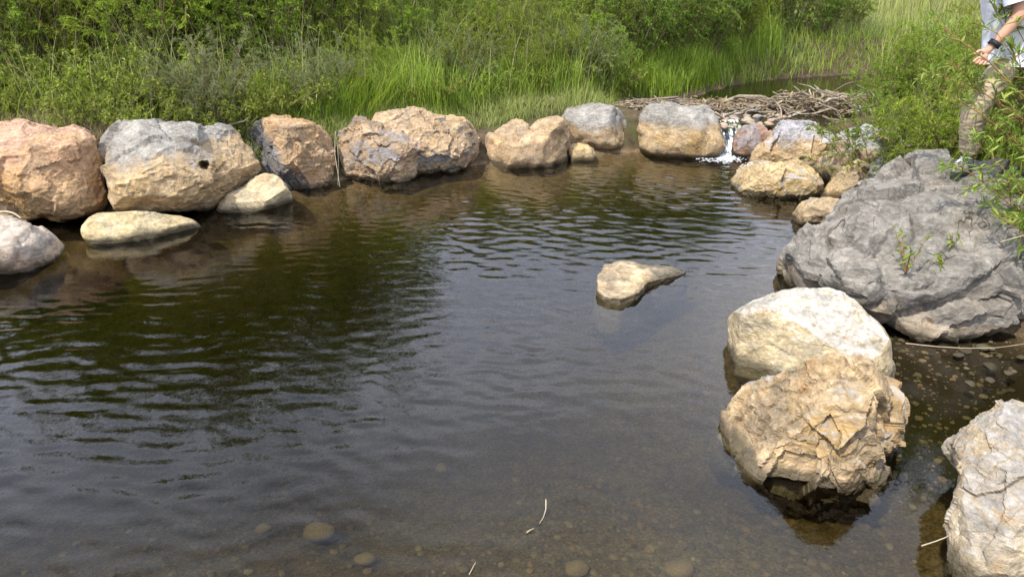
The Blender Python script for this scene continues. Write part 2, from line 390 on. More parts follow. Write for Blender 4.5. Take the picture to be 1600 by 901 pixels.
M_STREAM = water_mat('stream_water', (.42, .44, .30), None, 0, bump=.05)
ax = np.arange(.4, 11.5, .04); ay = np.arange(8.6, 16.5, .04); X, Y = np.meshgrid(ax, ay); n_, m_ = X.shape
xy = np.stack([X.ravel(), Y.ravel()], 1); sdp = poly_sd(xy, POND)
ii, jj = np.meshgrid(np.arange(n_ - 1), np.arange(m_ - 1), indexing='ij'); q = (ii * m_ + jj).ravel(); q = q[sdp[q] > -.16]
Fw = np.stack([q, q + 1, q + m_ + 1, q + m_], 1); used = np.unique(Fw); rem = np.zeros(len(xy), int); rem[used] = np.arange(len(used))
Vw = np.column_stack([xy, .29 + riff(xy[:, 0], xy[:, 1])])[used]
tag(obj('stream_water', np_mesh('stream_water', Vw, rem[Fw], True, [M_STREAM])), kind='structure')

# ------------------------------------------------------------------ boulders
import bmesh
_ico = {}
def ico(n):
    if n not in _ico:
        bm = bmesh.new(); bmesh.ops.create_icosphere(bm, subdivisions=n, radius=1); bm.verts.index_update()
        _ico[n] = (np.array([v.co[:] for v in bm.verts]), np.array([[v.index for v in f.verts] for f in bm.faces])); bm.free()
    v, f = _ico[n]; v = v / np.linalg.norm(v, axis=1, keepdims=True); return v.copy(), f
def vnormals(v, f):
    n = np.zeros_like(v); c = np.cross(v[f[:, 1]] - v[f[:, 0]], v[f[:, 2]] - v[f[:, 0]])
    for k in range(3): np.add.at(n, f[:, k], c)
    return n / (np.linalg.norm(n, axis=1, keepdims=True) + 1e-12)
ROCKS = {}
def boulder(key, label, poly, T, zb=0.0, by=None, k=.6, p=2.6, ext=.10, sub=5, cuts=(), nc=12, crack=.012, rough=1.0, strata=None, seed=None,
            hole=None, name='boulder', group='boulders round the pool', mat=None, shift=0.0, cutlo=.74, chip=1.0, Tf=None):
    """outline = what the boulder shows towards the path; T = half thickness; the body is a rounded solid with chipped facets"""
    sd = seed if seed is not None else (sum(ord(c) for c in key) * 7) % 997
    r = np.random.default_rng(sd)
    poly = np.array(poly, float); bx = poly[:, 0].mean(); byy = by if by is not None else poly[:, 1].max()
    Pw = pix(bx, byy, zb)
    vis = ray(bx, (poly[:, 1].min() + byy) / 2); vis /= np.linalg.norm(vis)
    dep = np.linalg.norm(Pw - CAM) + k * T + shift
    C0 = CAM + vis * dep
    a = np.cross(vis, [0, 0, 1]); a /= np.linalg.norm(a); bb = np.cross(a, vis)
    Q = []
    for x, y in poly:
        d = ray(x, y); t = ((C0 - CAM) @ vis) / (d @ vis); P = CAM + d * t - C0; Q.append((P @ a, P @ bb))
    Q = np.array(Q); cen = (Q.max(0) + Q.min(0)) / 2 * .5 + Q.mean(0) * .5
    C = C0 + a * cen[0] + bb * cen[1]; Q = Q - cen
    low = Q[:, 1] < 0; Q[low, 1] *= 1 + ext / max(.05, -Q[:, 1].min())
    ang = np.linspace(-math.pi, math.pi, 721); dr = np.stack([np.cos(ang), np.sin(ang)], 1); Rr = np.zeros(len(ang))
    for i in range(len(Q)):
        A, Bq = Q[i], Q[(i + 1) % len(Q)]; e = Bq - A
        den = dr[:, 0] * e[1] - dr[:, 1] * e[0]; den = np.where(np.abs(den) < 1e-9, 1e-9, den)
        t = (A[0] * e[1] - A[1] * e[0]) / den; u = (A[0] * dr[:, 1] - A[1] * dr[:, 0]) / den
        ok = (t > 0) & (u >= -1e-6) & (u <= 1 + 1e-6); Rr = np.where(ok, np.maximum(Rr, t), Rr)
    Rr[Rr <= 0] = Rr[Rr > 0].mean()
    ker = np.hanning(13); ker /= ker.sum(); Rr = np.convolve(np.concatenate([Rr[-7:-1], Rr, Rr[1:7]]), ker, 'valid')
    d, f = ico(sub); s = np.hypot(d[:, 0], d[:, 1]); th = np.arctan2(d[:, 1], d[:, 0]); RR = np.interp(th, ang, Rr)
    rad = ((s / RR) ** p + (np.abs(d[:, 2]) / np.where(d[:, 2] < 0, Tf or T, T)) ** p) ** (-1 / p)
    v = d * rad[:, None]; v = v[:, :1] * a + v[:, 1:2] * bb + v[:, 2:3] * vis       # world axes, centred on C
    return finish(key, label, v, C, f, vis, sd, r, zb=zb, cuts=cuts, nc=nc, cutlo=cutlo, crack=crack, rough=rough, strata=strata, chip=chip, hole=hole, name=name, group=group, mat=mat)
def finish(key, label, v, C, f, vis, sd, r, zb=0.0, cuts=(), nc=0, cutlo=.74, crack=.01, rough=1.0, strata=None, chip=1.0, hole=None, name='boulder', group='boulders round the pool', mat=None):
    size = (v.max(0) - v.min(0)).mean()
    def cut(n, fr, soft=.9):
        nonlocal v
        n = np.asarray(n, float); n /= np.linalg.norm(n); h = (v @ n).max() * fr; t = v @ n - h; t = np.where(t > 0, t, 0); v = v - n * (t * soft)[:, None]
    for c in cuts: cut(*c)
    for _ in range(int(nc * 1.9)):                                                              # chipped facets on the faces, not on the outline
        n = r.normal(size=3); n /= np.linalg.norm(n); cv = n @ vis
        if abs(cv) < .22: continue
        cut(n, r.uniform(cutlo - .06, .94), .93)
    nn = vnormals(v, f); L = size
    v = v + nn * (L * .015 * rough * fbm(v / L * 3.2 + sd, 3, sd))[:, None]
    nn = vnormals(v, f)
    rid = 1 - np.abs(fbm(v / L * 5.0 + sd * .3, 3, sd + 5)) * 2.2
    dsp = L * .005 * rough * np.clip(rid, -1, 1) + L * .008 * rough * fbm(v / L * 14, 4, sd + 9, .62)
    ckn = np.abs(noise(v / L * np.array([2.4, 2.4, 3.4]) + .35 * noise(v / L * 6, sd + 3)[:, None] + sd, sd + 17))
    for ns_, am_ in ((26, .020), (120, .010), (420, .0035)):                                       # broken chips: tilted facets with small ledges
        sdp_ = v[r.integers(0, len(v), ns_)].astype(np.float32); wv = (v + .035 * L * np.stack([noise(v / L * 7 + q, sd + 61 + q) for q in range(3)], 1)).astype(np.float32)
        idx = np.concatenate([np.argmin(((wv[q:q + 8192, None, :] - sdp_[None]) ** 2).sum(2), 1) for q in range(0, len(v), 8192)])
        hh_ = r.normal(size=ns_) * .55; gg = r.normal(size=(ns_, 3)) * 1.6; cs = L * 1.6 / ns_ ** .5
        dsp = dsp + L * am_ * chip * np.clip(hh_[idx] + ((v - sdp_[idx]) / cs * gg[idx]).sum(1), -1.6, 1.6)
    dsp = dsp - L * crack * np.exp(-(ckn / .035) ** 2)
    if strata is not None:
        sn, fq, amp = strata; sn = np.asarray(sn, float) / np.linalg.norm(sn)
        q = (v @ sn) * fq + .7 * fbm(v * 1.6, 3, sd + 31); stp = q - np.floor(q)
        jag = np.where(stp < .12, stp / .12, 1 - (stp - .12) / .88)
        gate = np.clip(.5 + 1.2 * noise(v * 1.5, sd + 37), .1, 1)
        dsp = dsp + amp * (jag - .5) * gate
    v = v + nn * dsp[:, None]
    W = v + C
    if hole is not None:
        hp = hole; hd = ray(*hp); hd /= np.linalg.norm(hd)
        dd = np.linalg.norm(np.cross(W - CAM, hd), axis=1); fr_ = (v @ vis) < 0
        W = W + (hd * .24)[None] * (np.exp(-(dd / .034) ** 8) * fr_)[:, None]
    base = np.array([C[0], C[1], W[:, 2].min()])
    me = np_mesh(name, W - base, f, len(f) < 9000)
    o = obj(name, me, loc=base); tag(o, label, 'boulder' if name == 'boulder' else 'stone', group)
    kw = dict(mat or {}); z0 = base[2]; zt = W[:, 2].max()
    vis0 = max(z0, zb if zb > 0 else 0)
    if 'cap' in kw: kw['capz'] = vis0 - z0 + kw.pop('cap') * (zt - vis0)
    kw.setdefault('wet', -z0 if z0 < .05 else None)
    me.materials.append(rock_mat(key + '_stone', seed=sd % 50 + .37, **kw))
    ROCKS[key] = (o, W, C, zt)
    return o
def hull_boulder(key, label, pts, sub=6, q=22, seed=3, **k):
    """an angular block: rounded convex hull of corner points given in metres"""
    P = np.array(pts, float); bm = bmesh.new()
    for p_ in P: bm.verts.new(p_)
    bmesh.ops.convex_hull(bm, input=bm.verts); bm.normal_update()
    C = (P.max(0) + P.min(0)) / 2; N, H = [], []
    for fc_ in bm.faces:
        n_ = np.array(fc_.normal[:]); h_ = (np.array(fc_.verts[0].co[:]) - C) @ n_
        if h_ < 0: n_, h_ = -n_, -h_
        N.append(n_); H.append(max(h_, .02))
    bm.free(); N, H = np.array(N), np.array(H); d, f = ico(sub)
    t = np.maximum(d @ N.T, 0) / H[None]; m_ = t.max(1); rad = 1 / (m_ * ((t / m_[:, None]) ** q).sum(1) ** (1 / q))
    vis = unit(C - CAM); return finish(key, label, d * rad[:, None], C, f, vis, seed, np.random.default_rng(seed), **k)
def sh(pts, s, ox, oy): return [(ox + x / s, oy + y / s) for x, y in pts]

boulder('red', 'reddish sandstone boulder with pink top beside the hole-pierced boulder', [(-75,255),(-55,215),(-20,198),(0,195),(33,192),(67,197),(93,204),(113,200),(135,204),(150,220),(158,250),(165,277),(163,307),(157,325),(133,337),(100,339),(67,336),(33,338),(0,328),(-40,320),(-70,295)],
        .55, zb=.10, chip=0.7, sub=6, k=.55, p=3.2, ext=.03, mat=dict(tan=(.46,.30,.15), grey=(.47,.29,.19), cap=.72, cn=.25, red=.35, yellow=.6, stain=.25, crack=.3), cuts=[((-.1,-.35,1),.80)], nc=10, crack=.006)
boulder('capped', 'large tan boulder with smooth grey upper half and a small dark hole', sh([(452,190),(480,148),(530,116),(600,108),(720,116),(860,133),(960,140),(1020,133),(1085,153),(1122,185),(1140,220),(1183,245),(1207,300),(1220,360),(1212,412),(1170,452),(1080,488),(1000,508),(950,518),(880,516),(800,522),(700,534),(600,543),(540,533),(508,480),(495,400),(478,320),(458,250)],3.004,0,150),
        .62, zb=.07, chip=0.75, sub=6, k=.55, p=3.3, ext=.02, hole=(318,258), mat=dict(cap=.64, cn=.20, yellow=.3, stain=.2, crack=.35), cuts=[((0,-.45,1),.80),((.55,-1,.1),.86)], nc=7, crack=.005)
boulder('striped', 'tan boulder with a dark grey flank, third from the reddish boulder', [(368,222),(373,208),(383,199),(400,191),(427,184),(450,183),(473,187),(490,193),(505,202),(516,217),(522,237),(523,265),(518,285),(510,295),(497,298),(480,300),(460,298),(445,290),(420,280),(400,262),(385,245)],
        .5, sub=6, k=.6, p=2.8, ext=.12, mat=dict(tan=(.42,.27,.14), grey=(.17,.16,.155), thr=0, capdir=((-.83,0,-.56),.38), cn=.12, stain=.5), cuts=[((-.75,-.8,.15),.62),((.5,-1,.3),.85)], nc=8)
boulder('slab_right', 'low tan slab sloping into the water under the grey-topped boulder', [(335,322),(352,305),(380,292),(400,275),(424,270),(440,279),(453,296),(456,308),(440,319),(400,326),(365,328)],
        .30, chip=0.5, sub=5, k=.7, p=2.6, ext=.10, mat=dict(tan=(.47,.37,.22), yellow=.2, stain=.1, crack=.1), cuts=[((.12,-.55,1),.62)], nc=4, rough=.6, crack=.003)
boulder('slab_front', 'long low cream stone lying in the water before the boulders', [(128,350),(137,337),(153,332),(187,331),(217,330),(253,334),(283,337),(303,340),(318,347),(310,354),(283,361),(253,366),(213,370),(167,374),(140,374),(127,365)],
        .24, chip=0.5, sub=5, k=.8, p=2.8, ext=.13, mat=dict(tan=(.50,.39,.21), yellow=.3, stain=.1, crack=.15), cuts=[((.05,-.3,1),.68)], nc=4, rough=.7, crack=.003)
boulder('edge', 'pale pinkish rock poking into the pool below the reddish boulder', [(-90,360),(-60,340),(-20,334),(0,337),(20,342),(37,349),(60,357),(80,367),(99,378),(88,388),(67,396),(50,408),(33,415),(0,423),(-40,430),(-80,420)],
        .36, sub=5, k=.7, p=2.6, ext=.13, mat=dict(tan=(.46,.34,.23), grey=(.42,.35,.28), cap=.4, cn=.3, red=.2, yellow=.2, stain=.2), cuts=[((.3,-.5,1),.66)], nc=6)
boulder('shoulder_front', 'brown and grey boulder with a sharp upper ledge, overlapping a longer one', [(522,210),(527,195),(540,188),(560,187),(577,190),(600,198),(632,206),(657,218),(669,232),(666,243),(648,263),(627,281),(607,284),(580,286),(557,284),(545,271),(533,253),(525,233)],
        .46, chip=1.2, sub=6, k=.6, p=2.7, ext=.12, mat=dict(tan=(.40,.275,.16), grey=(.23,.215,.21), thr=.18, capn=.32, cn=.6, stain=.5), cuts=[((.1,-.6,1),.72),((-.7,-.7,.2),.8)], nc=10)
boulder('shoulder_back', 'long humped tan boulder with grey face, behind the ledged brown one', [(575,215),(578,190),(590,180),(613,176),(627,175),(640,171),(660,172),(680,178),(707,182),(727,191),(747,204),(759,215),(760,233),(752,250),(738,264),(713,270),(680,272),(650,270),(610,262),(585,245)],
        .46, sub=6, k=.6, p=2.7, ext=.12, mat=dict(tan=(.44,.31,.18), grey=(.25,.24,.24), thr=.10, capn=-.30, cn=.6, stain=.4), cuts=[((.25,-.7,.7),.74)], nc=9)
boulder('twin', 'tan double-humped boulder with a notch in its top', [(752,240),(757,213),(770,206),(787,194),(800,188),(817,192),(828,203),(843,187),(860,183),(877,184),(886,192),(888,217),(889,252),(873,257),(833,258),(820,259),(787,258),(760,259),(751,254)],
        .40, sub=5, k=.6, p=2.8, ext=.12, mat=dict(tan=(.44,.31,.18), grey=(.28,.26,.25), thr=.25, capn=-.2, cn=.4, yellow=.3, stain=.4), cuts=[((0,-.7,.7),.8)], nc=10)
boulder('dome', 'rounded boulder with pale grey dome and tan base beside the square one', [(875,182),(885,170),(910,163),(937,161),(957,166),(973,176),(988,190),(994,202),(991,214),(983,228),(963,236),(937,238),(923,236),(905,230),(887,215),(879,197)],
        .46, chip=0.6, sub=5, k=.6, p=2.6, ext=.10, mat=dict(cap=.58, capn=.12, cn=.18, stain=.3), cuts=[((-.15,-.5,1),.78)], nc=7, crack=.006)
boulder('knob', 'small tan stone at the waterline between two boulders', [(887,233),(893,227),(903,224),(917,226),(927,232),(931,240),(928,247),(913,250),(897,250),(886,248)],
        .16, sub=4, k=.6, p=2.5, ext=.08, mat=dict(tan=(.46,.34,.18), yellow=.4, stain=.2), nc=4)
boulder('square', 'squarish boulder with flat grey top band over yellow tan front by the fall', [(998,230),(996,207),(1002,183),(1010,169),(1023,162),(1047,164),(1073,166),(1100,166),(1116,171),(1123,187),(1128,210),(1130,223),(1126,237),(1107,243),(1073,243),(1043,241),(1020,239),(1000,238)],
        .46, chip=0.8, sub=5, k=.55, p=3.8, ext=.10, mat=dict(cap=.60, cn=.06, yellow=.45, stain=.3), cuts=[((0,-.25,1),.84)], nc=6, crack=.006)
boulder('wedge', 'tan wedge of rock in the gap between domed and square boulders', [(975,190),(985,178),(1000,176),(1012,185),(1014,210),(1000,222),(982,215)],
        .25, zb=.12, sub=4, k=1.4, p=2.6, ext=.3, shift=.35, mat=dict(tan=(.40,.28,.14), yellow=.5), nc=5)
boulder('spill', 'wet reddish brown boulder beside the little fall', [(1143,215),(1152,204),(1165,198),(1181,195),(1200,202),(1216,215),(1208,235),(1190,247),(1165,249),(1146,243)],
        .34, sub=5, k=.7, p=2.6, ext=.12, mat=dict(tan=(.30,.19,.13), red=.5, grey=(.22,.19,.2), thr=.2, capn=.2, cn=.5, stain=.5), cuts=[((.3,-.7,.6),.75)], nc=8)
boulder('saddle', 'tan boulder with pale flat grey saddle top right of the fall', [(1165,247),(1180,230),(1200,217),(1212,198),(1220,188),(1243,189),(1270,189),(1290,191),(1307,197),(1316,205),(1309,218),(1294,237),(1280,255),(1250,260),(1210,260),(1175,258)],
        .46, sub=6, k=.5, p=2.8, ext=.10, zb=.03, mat=dict(grey=(.36,.34,.345), cap=.74, capn=.10, cn=.25, yellow=.4, stain=.3), cuts=[((0,-.3,1),.80),((-.3,-1,.35),.8)], nc=8)
boulder('tilted', 'darker brown boulder with tilted grey top between saddle boulder and willow', [(1275,258),(1290,238),(1311,213),(1328,200),(1349,196),(1370,203),(1395,213),(1412,226),(1408,250),(1370,275),(1325,285),(1292,281),(1281,274)],
        .46, sub=5, k=.5, p=2.6, ext=.15, zb=.05, mat=dict(tan=(.34,.245,.14), grey=(.33,.32,.31), cap=.70, capn=.12, cn=.2, stain=.6), cuts=[((-.6,-.8,.35),.74)], nc=10)
boulder('low_front', 'low wide tan boulder in front of the saddle boulder', [(1134,292),(1143,276),(1160,257),(1180,251),(1210,254),(1237,252),(1263,252),(1278,262),(1290,280),(1284,295),(1260,305),(1227,305),(1193,301),(1160,298)],
        .36, sub=6, k=.6, p=2.7, ext=.13, mat=dict(tan=(.45,.33,.17), grey=(.34,.33,.33), thr=.42, capn=.45, cn=.4, yellow=.45, stain=.25), cuts=[((0,-.5,1),.78)], nc=8)
boulder('under_grey', 'tan rock half hidden under a smooth grey boulder', [(1277,301),(1298,281),(1319,263),(1340,249),(1358,260),(1350,290),(1315,309),(1290,310)],
        .30, sub=5, k=.6, p=2.5, ext=.13, mat=dict(tan=(.44,.32,.17), yellow=.4, stain=.25), cuts=[((-.3,-.7,.6),.8)], nc=6)
boulder('smooth_grey', 'smooth bluish grey boulder wedged behind the huge cracked grey boulder', [(1333,300),(1337,270),(1348,247),(1366,234),(1391,233),(1420,244),(1440,262),(1435,290),(1390,310),(1350,310)],
        .40, chip=0.4, sub=5, k=.6, p=2.5, ext=.12, mat=dict(tan=(.24,.23,.22), grey=(.24,.23,.22), thr=-5, capn=.1, yellow=0, stain=.1, crack=.3), cuts=[((-.6,-.6,.5),.8)], nc=6)
boulder('chip', 'small tan rock with dark wet foot beside the huge grey boulder', [(1237,340),(1247,320),(1268,310),(1298,309),(1325,316),(1320,335),(1285,348),(1258,353),(1241,354)],
        .22, sub=5, k=.6, p=2.5, ext=.12, mat=dict(tan=(.40,.29,.16), yellow=.3, stain=.4), cuts=[((0,-.4,1),.8)], nc=6)
hull_boulder('huge', 'huge cracked grey boulder under the overhanging willow',
        [pix(1224,420,.08), pix(1238,456,.0), pix(1300,478,.0), pix(1361,502,.0), pix(1416,526,.02), pix(1500,524,.04), pix(1570,503,.08), pix(1640,480,.12),
         pix(1221,391,.30), pix(1254,356,.47), pix(1313,309,.56), pix(1368,274,.63), pix(1440,243,.68), pix(1476,237,.70), pix(1530,252,.69), pix(1602,285,.62), pix(1665,330,.55),
         pix(1285,352,.53), pix(1400,338,.63), pix(1500,340,.64), pix(1600,365,.60), pix(1300,432,.35), pix(1420,455,.33), pix(1520,452,.34), pix(1620,440,.35), pix(1255,430,.2),
         pix(1245,468,-.3), pix(1400,535,-.3), pix(1560,520,-.25), pix(1680,490,-.2), (2.15, 5.0, -.25), (2.5, 5.5, -.2), (3.6, 5.75, -.1), (4.2, 5.3, -.1)],
        sub=7, q=80, seed=8, chip=1.0, zb=.05, mat=dict(tan=(.30,.24,.17), grey=(.225,.205,.175), cap=.10, cn=.30, yellow=.2, stain=.3, crack=.9), nc=0, crack=.022, rough=.9, strata=((-.45,-.30,1),5.5,.085))
boulder('cream', 'smooth cream boulder with yellow flank standing behind the rugged one', [(1116,537),(1125,511),(1144,487),(1176,470),(1219,456),(1256,452),(1294,447),(1315,454),(1336,470),(1358,494),(1384,515),(1392,532),(1397,565),(1392,585),(1347,592),(1294,590),(1224,582),(1176,569),(1133,556)],
        .32, chip=0.35, sub=6, k=.6, p=2.6, ext=.12, mat=dict(tan=(.47,.37,.215), grey=(.45,.41,.345), thr=.30, capn=.52, cn=.3, yellow=.4, stain=.12, crack=.15), cuts=[((.0,-.55,1),.66,.9),((-.6,-.9,.3),.80)], nc=6, crack=.004, rough=.7)
hull_boulder('rugged', 'rugged yellow tan boulder with white vein on its flank standing in clear water',
        [pix(1113,658,.05), pix(1126,690,.0), pix(1187,742,.0), pix(1240,756,.0), pix(1294,767,.0), pix(1340,773,.0), pix(1369,771,.0), pix(1394,706,.0), pix(1393,655,.05),
         pix(1299,545,.48), pix(1327,549,.49), pix(1360,560,.45), pix(1382,579,.39), pix(1398,615,.28), pix(1229,570,.38), pix(1181,604,.20), pix(1149,626,.12),
         pix(1290,625,.38), pix(1372,635,.38), pix(1225,672,.21), pix(1335,690,.24), pix(1185,690,.12), pix(1378,705,.16),
         pix(1140,712,-.3), pix(1250,770,-.3), pix(1365,790,-.3), pix(1392,712,-.3), (1.05, 2.85, -.3), (1.72, 2.9, -.3)],
        sub=7, q=70, seed=12, chip=1.5, mat=dict(tan=(.40,.285,.155), grey=(.32,.29,.25), thr=.45, capn=.40, cn=.5, yellow=.55, stain=.35, band=((.87,.45,.1),.30,.022)), nc=3, cutlo=.86, crack=.012, rough=1.3)
boulder('corner', 'pale grey boulder with buff stepped flank close to the bank', [(1477,690),(1502,665),(1534,643),(1571,627),(1600,621),(1680,624),(1740,660),(1765,760),(1745,880),(1690,960),(1620,985),(1560,945),(1512,890),(1494,860),(1496,826),(1489,794),(1494,767),(1498,740),(1485,719)],
        .36, chip=0.7, sub=7, k=.6, p=2.7, ext=.12, by=930, mat=dict(tan=(.42,.335,.22), grey=(.35,.32,.28), thr=.36, capn=.55, cn=.4, yellow=.15, stain=.15, crack=.3), cuts=[((-.1,-.5,1),.70,.9),((-.9,-.6,.1),.86,.9)], nc=9, crack=.008)
def flat_rock(key, label, poly, top, base, mat, sub=6):
    Q = np.array([pix(x, y, .03)[:2] for x, y in poly]); c = (Q.max(0) + Q.min(0)) / 2; c[0] -= .05; q = Q - c
    ang = np.linspace(-math.pi, math.pi, 361); dr = np.stack([np.cos(ang), np.sin(ang)], 1); Rr = np.zeros(len(ang))
    for i in range(len(q)):
        A, e = q[i], q[(i + 1) % len(q)] - q[i]; den = dr[:, 0] * e[1] - dr[:, 1] * e[0]; den = np.where(abs(den) < 1e-9, 1e-9, den)
        t = (A[0] * e[1] - A[1] * e[0]) / den; u = (A[0] * dr[:, 1] - A[1] * dr[:, 0]) / den
        Rr = np.where((t > 0) & (u >= -1e-6) & (u <= 1.000001), np.maximum(Rr, t), Rr)
    d, f = ico(sub); s_ = np.hypot(d[:, 0], d[:, 1]); RR = np.interp(np.arctan2(d[:, 1], d[:, 0]), ang, Rr)
    flare = np.where(d[:, 2] < 0, 1 + .10 * np.minimum(1, -d[:, 2] * 1.6), 1.0); sq = np.minimum(1, s_ * 1.18) ** .8
    xy = d[:, :2] / (s_[:, None] + 1e-9) * (RR * sq * flare)[:, None]
    slope = 1 - .75 * np.clip((xy[:, 0] - .02) / .34, 0, 1)
    z = np.where(d[:, 2] > 0, np.abs(d[:, 2]) ** .55 * top * slope, d[:, 2] * base)
    W = np.column_stack([xy + c, z]); W = W + vnormals(W, f) * (.022 * fbm(W * 7, 4, 5) + .012 * np.abs(fbm(W * 19, 3, 8)))[:, None]
    b0_ = np.array([c[0], c[1], W[:, 2].min()]); me = np_mesh('boulder', W - b0_, f, True); o = obj('boulder', me, loc=b0_)
    tag(o, label, 'boulder', 'boulders round the pool'); me.materials.append(rock_mat(key + '_stone', seed=7.3, wet=-b0_[2] - .004, **mat)); return o
flat_rock('midpool', 'flat tan rock barely breaking the surface mid pool', [(934,432),(944,417),(965,411),(990,410),(1020,412),(1050,414),(1074,420),(1062,427),(1036,434),(1012,442),(998,459),(970,470),(945,466),(934,455)],
          .058, .40, dict(tan=(.48,.36,.215), yellow=.3, stain=.3, crack=.2))
boulder('pale_flat', 'flat pale stone lying on the tilted brown boulder by the willow', [(1362,206),(1380,205),(1410,220),(1428,229),(1420,233),(1395,226),(1370,215)],
        .10, zb=.45, sub=4, k=.5, p=2.5, ext=0, mat=dict(tan=(.5,.4,.3), red=.3, yellow=.1), nc=3, name='stone')

# ------------------------------------------------------------------ plants
def leaves(P, D, L, W, r, fine=False, droop=.25):
    """lanceolate leaves at P pointing along D"""
    N = len(P); D = unit(D); side = unit(np.cross(D, r.normal(size=(N, 3)) + np.array([0, 0, 2.2]))); up = np.cross(side, D)
    up = np.where(up[:, 2:3] < 0, -up, up)
    L = L[:, None]; W = W[:, None]
    dn = np.array([0, 0, -1.])
    if not fine:
        b0 = P; m = P + D * L * .45; tip = P + D * L + dn * L * droop
        V = np.stack([b0, m - side * W * .5 + up * W * .18, tip, m + side * W * .5 + up * W * .18], 1).reshape(-1, 3)
        i = np.arange(N)[:, None] * 4
        return V, np.concatenate([i + np.array([0, 2, 1]), i + np.array([0, 3, 2])])
    a1 = P + D * L * .3 + dn * L * droop * .08; a2 = P + D * L * .66 + dn * L * droop * .4; tip = P + D * L + dn * L * droop
    V = np.stack([P, a1 - side * W * .46 + up * W * .12, a1 + side * W * .46 + up * W * .12, a2 - side * W * .36 + up * W * .1, a2 + side * W * .36 + up * W * .1, tip], 1).reshape(-1, 3)
    i = np.arange(N)[:, None] * 6
    return V, np.concatenate([i + np.array(t) for t in ((0, 2, 1), (1, 2, 4), (1, 4, 3), (3, 4, 5))])
def shrub_mesh(seed, H, spread, nst, ntw, nlf, ll, lw, base=.25, bend=.35, lean=(0, 0), fine=False, twl=.3, lowest=.12, tilt=.5, droop=.25):
    r = np.random.default_rng(seed); K = 6
    az = r.random(nst) * 2 * math.pi; out = spread * np.sqrt(r.random(nst)); hh = H * (.55 + .45 * r.random(nst)) * (1 - .25 * (out / max(spread, .01)) ** 2)
    b0 = np.stack([np.cos(az) * base * r.random(nst), np.sin(az) * base * r.random(nst), np.full(nst, -.08)], 1)
    top = b0 + np.stack([np.cos(az) * out + lean[0] * hh, np.sin(az) * out + lean[1] * hh, hh], 1)
    mid = (b0 + top) / 2 + np.stack([-np.cos(az) * out * bend, -np.sin(az) * out * bend, hh * .12], 1) + r.normal(size=(nst, 3)) * .04 * H
    t = np.linspace(0, 1, K)[None, :, None]
    S = b0[:, None] * (1 - t) ** 2 + 2 * mid[:, None] * t * (1 - t) + top[:, None] * t ** 2
    rad = np.linspace(1, .22, K)[None] * (.006 + .0035 * H * r.random((nst, 1)))
    V1, F1 = tubes(S, rad, 4)
    # twigs
    si = np.repeat(np.arange(nst), ntw); n = len(si); tt = lowest + (1 - lowest) * r.random(n) ** .8
    tv = tt[:, None]; bp = b0[si] * (1 - tv) ** 2 + 2 * mid[si] * tv * (1 - tv) + top[si] * tv ** 2
    tg = unit(2 * (mid[si] - b0[si]) * (1 - tv) + 2 * (top[si] - mid[si]) * tv)
    dirv = unit(tg * .75 + r.normal(size=(n, 3)) * tilt); ln = twl * H * (.35 + .65 * r.random(n)) * (1.15 - .6 * tt)
    e1 = bp + dirv * ln[:, None] * .5; e2 = bp + dirv * ln[:, None] + np.array([0, 0, -1.]) * (ln * .12)[:, None]
    V2, F2 = tubes(np.stack([bp, e1, e2], 1), np.array([[.0035, .0025, .001]]).repeat(n, 0), 3)
    SV = np.vstack([V1, V2]); SF = np.vstack([F1, F2 + len(V1)])
    # leaves
    wi = np.repeat(np.arange(n), nlf); m = len(wi); u = .08 + .92 * r.random(m); u_ = u[:, None]
    P = bp[wi] * (1 - u_) ** 2 + 2 * e1[wi] * u_ * (1 - u_) + e2[wi] * u_ ** 2
    D = unit(dirv[wi] * .7 + r.normal(size=(m, 3)) * .55 + np.array([0, 0, .22]))
    L = ll * (.55 + .6 * r.random(m)); W = lw * (.7 + .5 * r.random(m))
    LV, LF = leaves(P, D, L, W, r, fine, droop)
    return SV, SF, LV, LF
M_WIL = leaf_mat('willow_leaf', (.11, .17, .010), (.235, .32, .026), (.42, .48, .07), trans=.5)
M_WILD = leaf_mat('dark_willow_leaf', (.08, .135, .012), (.175, .26, .028), (.33, .40, .07), trans=.48)
M_SAGE = leaf_mat('grey_green_leaf', (.13, .16, .07), (.22, .25, .11), (.33, .36, .18), trans=.35)
M_BRI = leaf_mat('bright_willow_leaf', (.085, .14, .015), (.17, .235, .032), (.30, .33, .06), trans=.4)
M_FORB = leaf_mat('forb_leaf', (.11, .165, .016), (.235, .295, .038), (.42, .45, .10), trans=.48)
M_STEM = plain_mat('willow_stem', (.15, .12, .06), .8)
M_STEMR = plain_mat('reddish_stem', (.22, .12, .05), .8)
def proto(name, label, leafmat, stemmat, *a, **k):
    SV, SF, LV, LF = shrub_mesh(*a, **k)
    e = empty(name, (0, 0, 0)); tag(e, label, 'shrub')
    obj('stems', np_mesh(name + '_stems', SV, SF, True, [stemmat]), e)
    obj('crown', np_mesh(name + '_crown', LV, LF, False, [leafmat]), e)
    return e
